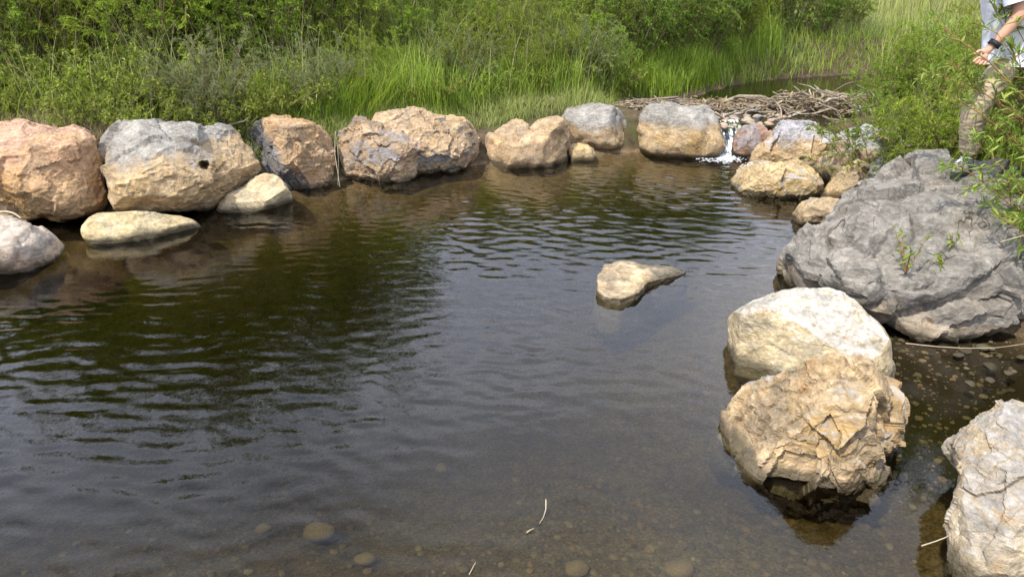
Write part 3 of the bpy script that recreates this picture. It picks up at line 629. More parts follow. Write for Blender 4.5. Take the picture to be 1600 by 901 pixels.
PROTO = {
 'tall0': lambda: proto('willow_shrub', '', M_WIL, M_STEM, 1, 2.6, .85, 46, 9, 34, .075, .013, twl=.2),
 'tall1': lambda: proto('willow_shrub', '', M_WIL, M_STEM, 2, 2.6, .95, 46, 9, 34, .070, .014, twl=.22),
 'dark':  lambda: proto('willow_shrub', '', M_WILD, M_STEM, 3, 2.4, 1.05, 50, 10, 34, .065, .014, bend=.2, twl=.24, tilt=.7),
 'dark2': lambda: proto('willow_shrub', '', M_WILD, M_STEM, 13, 2.4, 1.15, 50, 10, 32, .065, .014, bend=.25, twl=.26, tilt=.8),
 'sage':  lambda: proto('wispy_shrub', '', M_SAGE, M_STEM, 4, 1.2, .55, 50, 8, 30, .045, .007, twl=.26),
 'forb':  lambda: proto('leafy_forb', '', M_FORB, M_STEM, 5, .9, .55, 38, 8, 16, .06, .017, twl=.28, base=.3, tilt=.6),
 'forb2': lambda: proto('leafy_forb', '', M_FORB, M_STEM, 6, .8, .6, 36, 8, 16, .052, .019, twl=.28, base=.3, tilt=.7),
}
_p = {}
def plant(kind, loc, scale, rz, label, group, cat='shrub', sz=1.0):
    if kind not in _p: _p[kind] = PROTO[kind](); e = _p[kind]
    else: e = copy_tree(_p[kind])
    e.location = tuple(float(q) for q in loc); e.rotation_euler = (0, 0, rz); e.scale = (scale, scale, scale * sz)
    tag(e, label, cat, group); return e
def gz1(x, y): return float(ground_z(np.array([[x, y]]))[0])
def plant_at(kind, px, D, scale, label, group, cat='shrub', sz=1.0):
    p = at(px, D, .5); z = gz1(p[0], p[1]); p = at(px, D, z)
    return plant(kind, (p[0], p[1], z), scale, random.random() * 6.28, label, group, cat, sz)

LAND = [(-9999, 'the pinkish rock by the bank edge'), (-60, 'the reddish boulder'), (165, 'the boulder with the small hole'), (385, 'the dark-flanked tan boulder'), (522, 'the ledged brown boulder'), (640, 'the long humped boulder'),
        (756, 'the double-humped boulder'), (888, 'the domed grey boulder'), (985, 'the square boulder')]
def behind(px): return [n for q, n in LAND if px >= q][-1]
def thicket(rows, word, cat, group):
    for px, D, s_, k in rows:
        size = 'very tall' if s_ > 1.3 else 'tall' if s_ >= 1.1 else 'mid-height' if s_ >= .85 else 'small'
        kind = {'t': 'light green', 'd': 'dark green', 'f': 'broad-leaved', 's': 'grey green'}[k[0]]
        depth = np.interp(px, [-450, 0, 300, 530, 700, 900, 1000], [6.2, 6.35, 6.75, 7.6, 8.2, 9.0, 9.7]); off = D - depth
        row = 'close' if off < 1.3 else 'some way' if off < 2.8 else 'far'
        plant_at(k, px, D, s_, f'{size} {kind} {word} {row} behind {behind(px)}', group, cat)
# left bank, far to near rows; heights as the pool mirrors them
thicket(((-330,9.2,1.35,'tall0'),(-190,8.7,1.4,'tall1'),(-60,9.6,1.5,'tall0'),(60,8.9,1.5,'tall1'),(180,9.9,1.85,'tall0'),(290,9.2,1.6,'tall1'),(390,10.0,1.8,'tall0'),(480,9.6,1.55,'tall1'),
         (-420,8.0,1.3,'tall1'),(-290,7.6,1.0,'tall0'),(120,8.2,.9,'tall0'),(250,8.4,.9,'tall1'),(420,8.9,.85,'tall0'),(10,7.9,.85,'tall1'),(-110,7.9,.95,'tall0'),(540,10.6,1.45,'tall0'),(330,11.5,2.1,'tall1'),(150,11.5,2.1,'tall0'),(-40,11.5,1.5,'tall1')),
        'willow shrub', 'shrub', 'willow shrubs in the thicket behind the boulders')
thicket(((590,11.6,.82,'tall1'),(660,11.2,.7,'tall0'),(740,11.4,.7,'tall1'),(810,11.9,.75,'tall0'),(880,11.6,.8,'tall1'),(935,11.3,.75,'dark2'),(560,9.4,.55,'tall1'),(640,9.9,.6,'tall0'),(705,10.1,.58,'dark'),(775,10.3,.6,'tall1'),(850,10.5,.6,'dark2'),(915,10.5,.55,'tall0'),
         (720,14.0,.95,'dark'),(830,14.3,.95,'dark2'),(620,14.0,1.0,'dark'),(920,14.4,1.0,'dark2'),(770,13.0,.85,'tall0'),(680,12.8,.85,'tall1'),(610,8.9,.40,'tall0'),(690,9.1,.42,'dark'),(745,9.5,.46,'tall1'),(815,9.5,.42,'dark2'),(875,9.8,.45,'tall0'),(935,10.0,.48,'dark'),(550,8.5,.36,'tall1')),
        'willow shrub', 'shrub', 'willow shrubs among the tall grass')
for (px, D, s_, k), lb in zip(((985,11.3,.95,'dark'),(1040,11.9,1.05,'dark2'),(1095,12.5,1.05,'dark'),(1150,13.4,1.05,'tall1'),(1010,13.2,1.15,'dark2'),(1085,14.2,1.2,'dark')),
    ('dense dark willow shrub directly behind the left end of the stick dam', 'spreading dark willow shrub overhanging the near corner of the upper pond', 'dark willow shrub with drooping sprays at the bend of the upper pond',
     'pale green willow shrub at the pond edge before the lone round shrub', 'tall dark willow shrub in the second row behind the stick dam', 'tallest dark willow shrub behind the bend of the upper pond')):
    plant_at(k, px, D, s_, lb, 'willow shrubs along the upper pond')
plant_at('dark2', 1238, 14.9, 1.2, 'round dark willow shrub standing alone at the far pond bank', None)
plant_at('dark', 1280, 15.6, 1.05, 'smaller dark willow shrub tucked behind the round one at the far bank', None)
plant_at('tall0', 1185, 15.4, 1.0, 'pale green willow shrub between the dark shrubs at the far bank', None)
for px, D, s_, k in ((1320,33,1.5,'dark'),(1370,36,1.6,'dark2'),(1420,34,1.5,'dark'),(1470,38,1.7,'dark2'),(1520,35,1.5,'dark'),(1280,38,1.6,'dark2'),(1570,37,1.7,'dark'),(1345,42,2,'dark2'),(1445,44,2,'dark'),(1230,36,1.6,'dark'),(1620,36,1.7,'dark2')):
    plant_at(k, px, D, s_, 'distant dark shrub in the hedge line beyond the meadow', 'distant shrubs beyond the meadow', sz=.8)
plant_at('sage', 330, 7.3, .95, 'pale grey green wispy shrub behind the grey-topped boulder', None)
plant_at('sage', 500, 8.1, .8, 'pale grey green wispy shrub behind the gap beside the ledged boulder', None)
plant_at('sage', 895, 9.9, .9, 'pale grey green wispy shrub behind the domed boulder', None)
plant_at('sage', 715, 9.2, .8, 'pale grey green wispy shrub in the grass behind the humped boulder', None)
thicket(((165,6.95,.8,'forb'),(235,7.0,.8,'forb2'),(100,7.3,.95,'forb2'),(20,7.2,.95,'forb'),(-60,7.0,.9,'forb2'),(200,7.5,1.0,'forb'),(400,7.6,.9,'forb2'),(280,7.7,1.1,'forb'),(350,7.1,.6,'forb'),(60,7.8,1.1,'forb'),(450,8.0,1.0,'forb2'),(140,7.8,1.1,'forb2'),
         (600,8.8,.7,'forb'),(670,8.7,.65,'forb2'),(760,9.1,.7,'forb'),(840,9.5,.75,'forb2'),(800,9.8,.9,'forb'),(900,10.1,.9,'forb2'),(950,10.3,.8,'forb'),(560,8.6,.7,'forb2'),(720,9.7,.9,'forb')),
        'herb', 'herb', 'low herbs behind the boulders')

# grass: curved tapering blades, too many to count
def grass(name, label, pts, hgt, wid, mat, seed, lean=.35, cat='grass', seg=3):
    r = np.random.default_rng(seed); N = len(pts); az = r.random(N) * 2 * math.pi
    h = hgt * (.5 + .7 * r.random(N)) * np.clip(.85 + .75 * fbm(pts * np.array([1.1, 1.1, 0]), 3, seed + 70), .3, 1.5); az = az * .55 + 3.0 * noise(pts * np.array([.9, .9, 0]), seed + 80); ln = (lean * (.3 + 1.2 * r.random(N)) * h)[:, None]
    d = np.stack([np.cos(az), np.sin(az), np.zeros(N)], 1); sd = np.stack([-np.sin(az + r.normal(size=N) * .6), np.cos(az), np.zeros(N)], 1); sd = unit(sd)
    w_ = (wid * (.6 + .7 * r.random(N)))[:, None]; up = np.array([0, 0, 1.])
    V = []
    for i in range(seg):
        t = i / seg; c = pts + d * ln * t ** 2 + up * (h[:, None] * (t - .18 * t * t * ln / h[:, None]))
        ww = w_ * (1 - .55 * t) * .5; V += [c - sd * ww, c + sd * ww]
    V.append(pts + d * ln + up * (h[:, None] * (.97 - .18 * ln / h[:, None])))
    V = np.stack(V, 1).reshape(-1, 3); k = 2 * seg + 1; b_ = np.arange(N)[:, None] * k; F = []
    for i in range(seg - 1): F += [b_ + np.array([2 * i, 2 * i + 1, 2 * i + 3]), b_ + np.array([2 * i, 2 * i + 3, 2 * i + 2])]
    F.append(b_ + np.array([2 * seg - 2, 2 * seg - 1, 2 * seg]))
    o = obj(name, np_mesh(name, V, np.concatenate(F), False, [mat])); tag(o, label, cat, kind='stuff'); return o
M_GR = leaf_mat('green_grass', (.11, .175, .010), (.215, .31, .018), (.37, .44, .055), trans=.48, objvar=0)
M_GRY = leaf_mat('yellow_grass', (.12, .17, .03), (.22, .25, .05), (.36, .34, .11), trans=.35, objvar=0)
M_DRY = leaf_mat('dry_grass', (.20, .15, .08), (.34, .26, .14), (.46, .38, .22), trans=.25, objvar=0)
def scatter(n, px0, px1, off0, off1, seed, clump=.5, region=None):
    """points on the bank: photo columns px0..px1, metres behind the boulder line"""
    r = np.random.default_rng(seed); px = px0 + (px1 - px0) * r.random(n * 3)
    lx = [-450, 0, 300, 530, 700, 900, 1000, 1100, 1200]; ly = [6.2, 6.35, 6.75, 7.6, 8.2, 9.0, 9.7, 11.3, 13.5]
    D = np.interp(px, lx, ly) + off0 + (off1 - off0) * r.random(n * 3)
    dep = D * math.cos(PITCH) + 1.4 * math.sin(PITCH); x = (px - 800) / FPX * dep
    P = np.stack([x, D, np.zeros_like(x)], 1)
    dn = .5 + .9 * noise(P * 1.6, seed + 1) ; keep = r.random(len(P)) < np.clip(1 - clump + clump * dn * 1.6, .05, 1)
    P = P[keep][:n]; g_ = ground_z(P[:, :2]); sp = poly_sd(P[:, :2], POND); sq = poly_sd(P[:, :2], POOL)
    ok = (sp < -.08) & (sq < -.12); P = P[ok]; P[:, 2] = g_[ok] - .02
    return P
grass('tall_grass', 'tall bright green grass standing behind the middle boulders', scatter(19000, 430, 985, .25, 3.2, 1, 1.0), .75, .009, M_GR, 1, lean=.6)
grass('meadow_grass', 'rank yellow green grass with pale tips beyond the shrubs', scatter(9000, 480, 1000, 1.6, 5.5, 2, .9), 1.25, .010, M_GRY, 2, lean=.4)
grass('bank_grass', 'green grass mixed into the thicket behind the left boulders', scatter(8000, -450, 450, .3, 3.5, 3, .9), .8, .009, M_GR, 3, lean=.6)
grass('bank_turf', 'short pale green turf on the lip of the bank behind the boulders', scatter(14000, 380, 1010, -.15, 1.0, 14, .6), .30, .006, M_GRY, 14, lean=.8)
grass('dry_grass', 'straw coloured dry grass behind the reddish boulder', scatter(8000, -220, 190, .08, .75, 4, .3), .46, .005, M_DRY, 4, lean=.7)
grass('seed_stalks', 'thin straw coloured seed stalks standing among the bank plants', scatter(1500, -300, 980, .3, 3.2, 24, .8), 1.25, .006, M_DRY, 24, lean=.35)
grass('pond_grass', 'bright green grass tufts along the edge of the upper pond', scatter(6000, 985, 1215, .05, 1.6, 5, 1.0), .55, .011, M_GR, 5)
def field(n, x0, x1, y0, y1, seed, cond=None):
    r = np.random.default_rng(seed); P = np.stack([x0 + (x1 - x0) * r.random(n), y0 + (y1 - y0) * r.random(n) ** 1.3, np.zeros(n)], 1)
    ok = (poly_sd(P[:, :2], POND) < -.03) & (poly_sd(P[:, :2], POOL) < -.5)
    ok &= np.random.default_rng(seed + 1).random(n) < np.clip(.75 + .9 * noise(P * .55, seed), .1, 1)
    if cond is not None: ok &= cond(P)
    P = P[ok]; P[:, 2] = ground_z(P[:, :2]) - .02; return P
grass('pond_edge_grass', 'long green grass fringing the far side of the upper pond', field(15000, 1.8, 9, 9.6, 16, 16, lambda P: poly_sd(P[:, :2], POND) > -1.5), .38, .011, M_GR, 16, lean=.6)
grass('far_bank_grass', 'light green grass covering the low far bank of the upper pond', field(16000, 3.5, 12, 11.5, 20, 26, lambda P: poly_sd(P[:, :2], POND) > -5), .42, .012, M_GRY, 26, lean=.6)
grass('far_meadow', 'yellow green meadow grass beyond the upper pond', field(26000, 5.0, 26, 13.0, 34, 6, lambda P: (P[:, 1] > 17.5) | (P[:, 0] > .5 * P[:, 1])), .7, .020, M_GRY, 6, lean=.3)
grass('right_bank_grass', 'green grass on the bank round the standing person', field(9000, 3.6, 9.5, 4.6, 12.5, 7), .7, .010, M_GR, 7)
grass('back_meadow', 'coarse green grass on the rising ground behind the thicket', field(9000, -14, 5, 13, 24, 8), 1.1, .03, M_GR, 8, lean=.3)

# right bank willows
def one_shrub(name, label, cat, mat, stem, loc, *a, **k):
    e = proto(name, label, mat, stem, *a, **k); e.location = tuple(float(q) for q in loc); tag(e, label, cat); return e
one_shrub('overhanging_willow', 'bright yellow green willow leaning over the huge grey boulder', 'shrub', M_BRI, M_STEMR, (4.15, 4.55, gz1(4.15, 4.55)),
          21, 1.45, .66, 84, 10, 15, .085, .0135, fine=True, lean=(-.62, -.02), base=.3, twl=.25, lowest=.2, tilt=.6)
one_shrub('drooping_willow', 'narrow leaved willow sprays drooping across the flank of the grey boulder', 'shrub', M_BRI, M_STEMR, (3.62, 3.75, gz1(3.62, 3.75)),
          22, 1.0, .46, 44, 9, 14, .08, .0125, fine=True, lean=(-.58, .02), base=.25, twl=.30, lowest=.3, tilt=.65)
pr = at(1600, 6.2, .6)
one_shrub('leafy_willow', 'leafy bright willow growing around the legs of the standing person', 'shrub', M_BRI, M_STEMR, (pr[0], pr[1], gz1(pr[0], pr[1])),
          26, 1.0, .55, 40, 9, 14, .075, .012, fine=True, base=.3, twl=.28)
pr = at(1410, 6.7, .5)
one_shrub('bushy_willow', 'bushy dark green willow behind the smooth grey boulder', 'shrub', M_WILD, M_STEM, (pr[0], pr[1], gz1(pr[0], pr[1])),
          23, 1.05, .62, 44, 10, 20, .06, .011, lean=(0, 0), base=.35, twl=.3, tilt=.7)
pr = at(1490, 6.4, .5)
one_shrub('upright_willow', 'upright mid green willow before the standing person', 'shrub', M_WIL, M_STEM, (pr[0], pr[1], gz1(pr[0], pr[1])),
          24, 1.05, .55, 40, 9, 18, .065, .011, base=.35, twl=.28)
for (px, D, s_, k), lb in zip(((1440,8.3,.5,'tall0'),(1520,9.0,.52,'tall1'),(1375,8.6,.42,'tall1'),(1570,7.8,.5,'tall0'),(1460,10.6,.45,'dark'),(1650,6.6,.5,'tall1')),
    ('light green willow clump right behind the bushy dark willow', 'light green willow clump in the grass behind the arm of the person', 'small light green willow clump at the end of the stick dam', 'light green willow clump directly behind the person',
     'dark green willow clump in the meadow between pond and person', 'light green willow clump at the back of the person')):
    plant_at(k, px, D, s_, lb, 'small willow clumps on the right bank')
plant_at('dark', 1390, 7.6, .5, 'dark willow clump between the smooth grey boulder and the stick dam', 'small willow clumps on the right bank')
plant_at('tall1', 1330, 16.5, .6, 'light green willow clump at the far corner of the pond', 'small willow clumps on the right bank')

# ------------------------------------------------------------------ stick dam, fall, stones
def proj(W):
    d = np.asarray(W, float) - CAM; dz = d @ FWD
    return np.stack([800 + FPX * (d @ RGT) / dz, 450.5 - FPX * (d @ UPV) / dz], -1), dz
M_STICK = isl_mat('weathered_wood', [(0, (.17, .13, .09)), (.4, (.27, .22, .16)), (.7, (.13, .095, .065)), (1, (.40, .35, .28))], .85)
dam_c = at(1170, 9.6, .3); dam = empty('driftwood_dam', dam_c); tag(dam, 'dam of tangled bleached sticks and branches across the stream', 'driftwood')
r = np.random.default_rng(15)
def stick_obj(A, B, rad, parent, pc, sag=.06, name='stick', mat=M_STICK):
    t = np.linspace(0, 1, 6)[:, None]; A = np.asarray(A, float); B = np.asarray(B, float); L = np.linalg.norm(B - A)
    j = r.normal(size=(6, 3)) * L * .022; j[0] = 0; j[-1] = 0
    bow = r.normal(size=3) * L * sag
    P = A * (1 - t) + B * t + j + bow * (t * (1 - t) * 4)
    V, F = tubes(P[None], (rad * np.array([1, .95, .85, .7, .5, .25]))[None], 6)
    n = len(V); V = np.vstack([V, P[0], P[-1]]); caps = []
    for q in range(6): caps += [[q, n, n, (q + 1) % 6]]
    me = bpy.data.meshes.new(name); me.from_pydata((V - pc).tolist(), [], [list(map(int, f_)) for f_ in F] + [[(q + 1) % 6, q, n] for q in range(6)] + [[30 + q, 30 + (q + 1) % 6, n + 1] for q in range(6)])
    me.materials.append(mat); me.polygons.foreach_set('use_smooth', np.ones(len(me.polygons), bool)); me.update()
    return obj(name, me, parent, None if parent is not None else pc)
for i in range(170):
    px = r.uniform(965, 1365); D = np.interp(px, [965, 1080, 1200, 1300, 1365], [9.55, 9.6, 9.7, 9.55, 9.35]) + r.normal() * .22
    right = px > 1200
    pile = np.interp(px, [965, 1150, 1215, 1260, 1310, 1365], [.10, .10, .12, .26, .30, .16])
    z = .30 + pile * r.random() ** 1.2
    az = r.normal() * (.9 if right else .35) + (math.pi if r.random() < .5 else 0); L = r.uniform(.25, .95) * (1.1 if right else .9); el = r.normal() * (.22 if right else .10)
    c = at(px, D, z); d = np.array([math.cos(az) * math.cos(el), math.sin(az) * math.cos(el) * .8, math.sin(el)])
    stick_obj(c - d * L / 2, c + d * L / 2, r.uniform(.006, .018), dam, dam_c)
for (a_, b_, rr) in (((1098,171,9.35),(1192,170,9.4),.035),((1130,160,9.7),(1265,163,9.8),.028),((1000,158,9.9),(1120,163,9.8),.022),((1220,192,9.1),(1332,148,9.7),.022),((1205,155,9.8),(1258,205,9.1),.018),((1240,135,10),(1262,165,9.6),.011),((1265,140,10),(1275,160,9.6),.011),
                     ((1290,142,9.9),(1350,158,9.6),.020),((1225,186,9.2),(1360,181,9.2),.020),((1130,178,9.2),(1150,203,8.8),.012),((1022,150,9.7),(1040,168,9.5),.012),((1070,148,9.8),(1062,170,9.5),.010),((1295,165,9.5),(1320,190,9.2),.012),((1300,150,9.8),(1340,172,9.4),.016),((1180,162,9.7),(1212,178,9.4),.014),((1201,160,9.7),(1240,168,9.6),.034),((1110,175,9.3),(1160,205,8.75),.011)):
    stick_obj(pixD(*a_), pixD(*b_), rr, dam, dam_c, .05)
# leaf litter caught in the dam
M_LIT = isl_mat('dead_leaves', [(0, (.20, .13, .07)), (.5, (.33, .25, .15)), (1, (.45, .36, .22))], .9)
n = 2600; px = r.uniform(960, 1365, n); D = np.interp(px, [965, 1080, 1200, 1300, 1365], [9.6, 9.65, 9.75, 9.6, 9.4]) + r.normal(size=n) * .2
P = np.array([at(a_, b_, .30 + .12 * c_ * (1.8 if a_ > 1220 else 1)) for a_, b_, c_ in zip(px, D, r.random(n))])
LV, LF = leaves(P, r.normal(size=(n, 3)) * np.array([1, 1, .3]), r.uniform(.04, .16, n), r.uniform(.008, .03, n), r)
lo = obj('dead_leaf_litter', np_mesh('dead_leaf_litter', LV - dam_c, LF, False, [M_LIT]), dam); tag(lo, kind='stuff')

# stones
def stone_mesh(seed, sub=2, fl=.6):
    rr = np.random.default_rng(seed); d, f = ico(sub); sc_ = np.array([1, rr.uniform(.65, .95), fl * rr.uniform(.8, 1.1)]); v = d * sc_
    for _ in range(6):
        n_ = rr.normal(size=3); n_ /= np.linalg.norm(n_); h = (v @ n_).max() * rr.uniform(.7, .92); t = np.maximum(v @ n_ - h, 0); v = v - n_ * t[:, None] * .85
    v = v + d * (.09 * fbm(d * 2 + seed, 3, seed))[:, None]; return v, f
M_STONE = isl_mat('river_stone', [(0, (.20, .15, .10)), (.3, (.33, .26, .18)), (.55, (.27, .25, .23)), (.8, (.36, .22, .15)), (1, (.45, .38, .28))], .8, scale=9)
M_BEDST = isl_mat('bed_stone', [(0, (.08, .06, .04)), (.4, (.15, .115, .075)), (.7, (.21, .15, .095)), (.9, (.26, .155, .09)), (1, (.32, .27, .20))], .8, scale=14)
SM = []
for k_ in range(4):
    v, f = stone_mesh(200 + k_, 3); m_ = np_mesh('river_stone', v, f, True, [M_STONE]); SM.append(m_)
M_DARKST = isl_mat('muddy_stone', [(0, (.06, .045, .03)), (.5, (.12, .095, .07)), (1, (.18, .15, .12))], .8, scale=14)  # darker stone colours for the cobbles under the huge boulder
DARKST = []
for m_ in SM: q_ = m_.copy(); q_.materials[0] = M_DARKST; DARKST.append(q_)
def stone(px, py, z, size, label, grp, i):
    p = pix(px, py, z); o = obj('river_stone', SM[i % 4], loc=p); o.scale = (size, size * .9, size * .8); o.rotation_euler = (0, 0, r.random() * 6.28); tag(o, label, 'stone', grp); return o
for i in range(46):
    px = r.uniform(1108, 1225); py = r.uniform(181, 199); stone(px, py, .285, r.uniform(.025, .07), 'small wet stone breaking the riffle above the little fall', 'wet stones in the riffle above the fall', i)
for i, (px, py, sz) in enumerate(((1168,190,.09),(1185,183,.08),(1176,194,.06),(1150,186,.06),(1205,180,.06))):
    stone(px, py, .29, sz, 'larger tan stone standing out of the riffle below the sticks', 'larger stones in the riffle', i)
for i in range(26):
    px = r.uniform(735, 880); D = np.interp(px, [735, 880], [8.75, 9.35]) + r.uniform(-.15, .3); p = at(px, D, .3); zg = gz1(p[0], p[1]); p = at(px, D, zg + .02)
    o = obj('river_stone', SM[i % 4], loc=p); sz = r.uniform(.05, .13); o.scale = (sz, sz, sz * .8); o.rotation_euler = (0, 0, r.random() * 6); tag(o, 'reddish brown cobble on bare soil behind the double-humped boulder', 'stone', 'cobbles behind the double-humped boulder')
for i in range(16):
    px = r.uniform(1490, 1640); py = r.uniform(525, 585); p = pix(px, py, .02); zg = gz1(p[0], p[1]); o = obj('river_stone', SM[i % 4], loc=(p[0], p[1], max(zg, -.05) + .01)); sz = r.uniform(.018, .045); o.scale = (sz, sz, sz * .8); o.rotation_euler = (0, 0, r.random() * 6)
    o.data = DARKST[i % 4]; tag(o, 'small cobble on the shade-painted bed under the huge grey boulder', 'stone', 'cobbles under the huge boulder')
# gravel on the pool bed
n = 26000; bx = r.uniform(-3.4, 3.2, n); byy = .95 + 3.4 * r.random(n) ** 1.3; ok = (poly_sd(np.stack([bx, byy], 1), POOL) > .02); bx, byy = bx[ok], byy[ok]
den = noise(np.stack([bx, byy, bx * 0], 1) * 1.1, 91); kp = r.random(len(bx)) < np.clip(.55 + 1.1 * den, .08, 1); bx, byy = bx[kp], byy[kp]; n = len(bx)
szs = .006 + .026 * r.random(n) ** 4; zb_ = ground_z(np.stack([bx, byy], 1))
v0, f0 = [q for q in zip(*[stone_mesh(300 + q, 1, .5) for q in range(6)])]
VV, FF, o_ = [], [], 0
for i in range(n):
    v = v0[i % 6] * szs[i]; a_ = r.random() * 6.28; c_, s_ = math.cos(a_), math.sin(a_)
    v = np.stack([v[:, 0] * c_ - v[:, 1] * s_, v[:, 0] * s_ + v[:, 1] * c_, v[:, 2]], 1) + np.array([bx[i], byy[i], zb_[i] + szs[i] * .12])
    VV.append(v); FF.append(f0[i % 6] + o_); o_ += len(v)
tag(obj('bed_gravel', np_mesh('bed_gravel', np.vstack(VV), np.vstack(FF), False, [M_BEDST])), 'brown gravel and pebbles lying on the pool bed', 'gravel', kind='stuff')
M_SUB = plain_mat('submerged_stone', (.20, .14, .085), .7, .4, 10)
for i, (px, py, sz, lb) in enumerate(((500,830,.085,'largest orange brown stone sunk in the shallows'),(412,825,.04,'small rounded orange stone sunk beside the largest sunken one'),(1060,888,.07,'orange brown stone in the shallows nearest the bank'),(900,888,.06,'flat brown sunken stone near the floating twig'),(570,872,.05,'reddish sunken stone between gravel patches'),(690,730,.04,'pale pinkish pebble sunk in the clear shallows'))):
    p = pix(px, py, -.22); zg = gz1(p[0], p[1]); p = pix(px, py, zg + sz * .12); o = obj('sunken_stone', np_mesh('sunken_stone', *stone_mesh(400 + i, 3, .45), True, [M_SUB]), loc=p); o.scale = (sz, sz, sz); tag(o, lb, 'stone', 'sunken stones')

# the little fall: a curved sheet of broken water and foam at its foot
b = NB('fall_water'); tcn = b.n('ShaderNodeTexCoord'); mp = b.n('ShaderNodeMapping', {'Vector': tcn.outputs['Object'], 'Scale': (26, 5, 5)})
nz = b.noise(mp.outputs[0], 1.0, 5, .6, .5); wf = b.step(nz, .44, .62)
gl = b.n('ShaderNodeBsdfPrincipled', {'Base Color': (.05, .06, .065, 1), 'Roughness': .08, 'Alpha': .75}); wh = b.n('ShaderNodeBsdfDiffuse', {'Color': (.75, .78, .8, 1)})
b.t.links.new(b.n('ShaderNodeMixShader', {0: wf, 1: gl.outputs[0], 2: wh.outputs[0]}).outputs[0], b.out.inputs[0]); M_FALL = b.m
A0, A1 = pixD(1124, 190, 8.98), pixD(1152, 192, 8.98); A0[2] = A1[2] = .30
u = np.linspace(0, 1, 22); t = np.linspace(0, 1, 26); U, Tt = np.meshgrid(u, t)
Pt = A0[None, None] * (1 - U[..., None]) + A1[None, None] * U[..., None]
Pt = Pt + np.stack([(U - .5) * .10 * Tt - .03 * Tt, -.55 * Tt, -.32 * np.clip(Tt * 1.15 - .1, 0, 1) ** 1.3], -1)
Pt[..., 2] += .025 * fbm(np.stack([Pt[..., 0] * 16, Pt[..., 1] * 5, Pt[..., 2] * 5], -1), 3, 71)
nn_, mm_ = U.shape; ii, jj = np.meshgrid(np.arange(nn_ - 1), np.arange(mm_ - 1), indexing='ij'); q = (ii * mm_ + jj).ravel()
tag(obj('fall_water', np_mesh('fall_water', Pt.reshape(-1, 3) - A0, np.stack([q, q + 1, q + mm_ + 1, q + mm_], 1), True, [M_FALL]), loc=A0), kind='structure')
b = NB('foam'); p = b.n('ShaderNodeBsdfPrincipled', {'Base Color': (.82, .84, .86, 1), 'Roughness': .4}); tr = b.n('ShaderNodeBsdfTransparent'); b.t.links.new(b.n('ShaderNodeMixShader', {0: .55, 1: p.outputs[0], 2: tr.outputs[0]}).outputs[0], b.out.inputs[0]); M_FOAM = b.m
v0, f0 = ico(1); VV, FF, o_ = [], [], 0
fc = pix(1136, 246)
for i in range(420):
    a_ = r.random(); dx, dy = r.normal() * .10, -abs(r.normal()) * .13
    x_, y_ = fc[0] + dx - .35 * a_ * abs(r.normal()) * .6, fc[1] + dy + .06
    sz = r.uniform(.004, .014) * (1.2 - .6 * min(1, abs(dx) / .2)); v = v0 * np.array([sz * r.uniform(1, 2.2), sz * .8, sz * .55]) + np.array([x_, y_, .004 + .022 * r.random() * math.exp(-(dx / .12) ** 2 - (dy / .1) ** 2)])
    VV.append(v); FF.append(f0 + o_); o_ += len(v)
tag(obj('foam', np_mesh('foam', np.vstack(VV), np.vstack(FF), True, [M_FOAM])), 'white foam where the little fall enters the pool', 'foam', kind='stuff')

# ------------------------------------------------------------------ small things
def sprig(name, label, loc, seed, H, n, mat, lean=(0, 0), ll=.05, lw=.012, stem=M_STEMR, cat='sapling'):
    rr = np.random.default_rng(seed); e = empty(name, loc); tag(e, label, cat); paths = []; LP, LD = [], []
    for i in range(n):
        a_ = rr.random() * 6.28; tip = np.array([math.cos(a_) * .3 * H + lean[0] * H, math.sin(a_) * .3 * H + lean[1] * H, H * rr.uniform(.6, 1)]); t = np.linspace(0, 1, 5)[:, None]
        paths.append(tip * t + np.array([0, 0, .1 * H]) * t * (1 - t))
        for u_ in np.linspace(.25, 1, 7): LP.append(tip * u_ + np.array([0, 0, .1 * H]) * u_ * (1 - u_)); LD.append(unit(tip) * .6 + rr.normal(size=3) * .6)
    V, F = tubes(np.array(paths), np.linspace(.004, .0015, 5)[None].repeat(n, 0), 4); obj('stems', np_mesh(name + '_stems', V, F, True, [stem]), e)
    LP, LD = np.array(LP), np.array(LD); LV, LF = leaves(LP, LD, rr.uniform(.7, 1.2, len(LP)) * ll, rr.uniform(.8, 1.2, len(LP)) * lw, rr, True); obj('crown', np_mesh(name + '_leaves', LV, LF, False, [mat]), e); return e
def surf(key, px, py):
    o, W, C, zt = ROCKS[key]; uv, dz = proj(W); dd = np.hypot(uv[:, 0] - px, uv[:, 1] - py); c = np.argsort(dd)[:40]; return W[c[np.argmin(dz[c])]]
sprig('willow_sapling', 'small willow sapling with yellowing leaves rooted in a crack of the huge boulder', surf('huge', 1412, 425), 61, .30, 6, M_BRI, (-.15, -.1), .06, .017)
sprig('willow_sprout', 'tiny green sprout growing high on the flank of the huge boulder', surf('huge', 1482, 378), 62, .11, 3, M_BRI, (-.2, -.2), .045, .012)
sprig('willow_sprout', 'tiny green sprout low on the huge boulder beside the sapling', surf('huge', 1470, 412), 63, .09, 3, M_WIL, (-.2, -.2), .04, .011)
M_TWIG = plain_mat('pale_twig', (.33, .27, .19), .8)
def lone(name, label, cat, pts, rad, mat=M_TWIG, z=None):
    P = np.array(pts, float); t = np.linspace(0, len(P) - 1, 12); P = np.stack([np.interp(t, np.arange(len(P)), P[:, k]) for k in range(3)], 1)
    V, F = tubes(P[None], np.linspace(rad, rad * .5, 12)[None], 6); o = obj(name, np_mesh(name, V - P[0], F, True, [mat]), loc=P[0]); tag(o, label, cat); return o
lone('twig', 'curved pale twig floating on the shallows', 'twig', [pix(853, 780, .006), pix(853, 795, .008), pix(849, 808, .007), pix(843, 817, .004)], .0028)
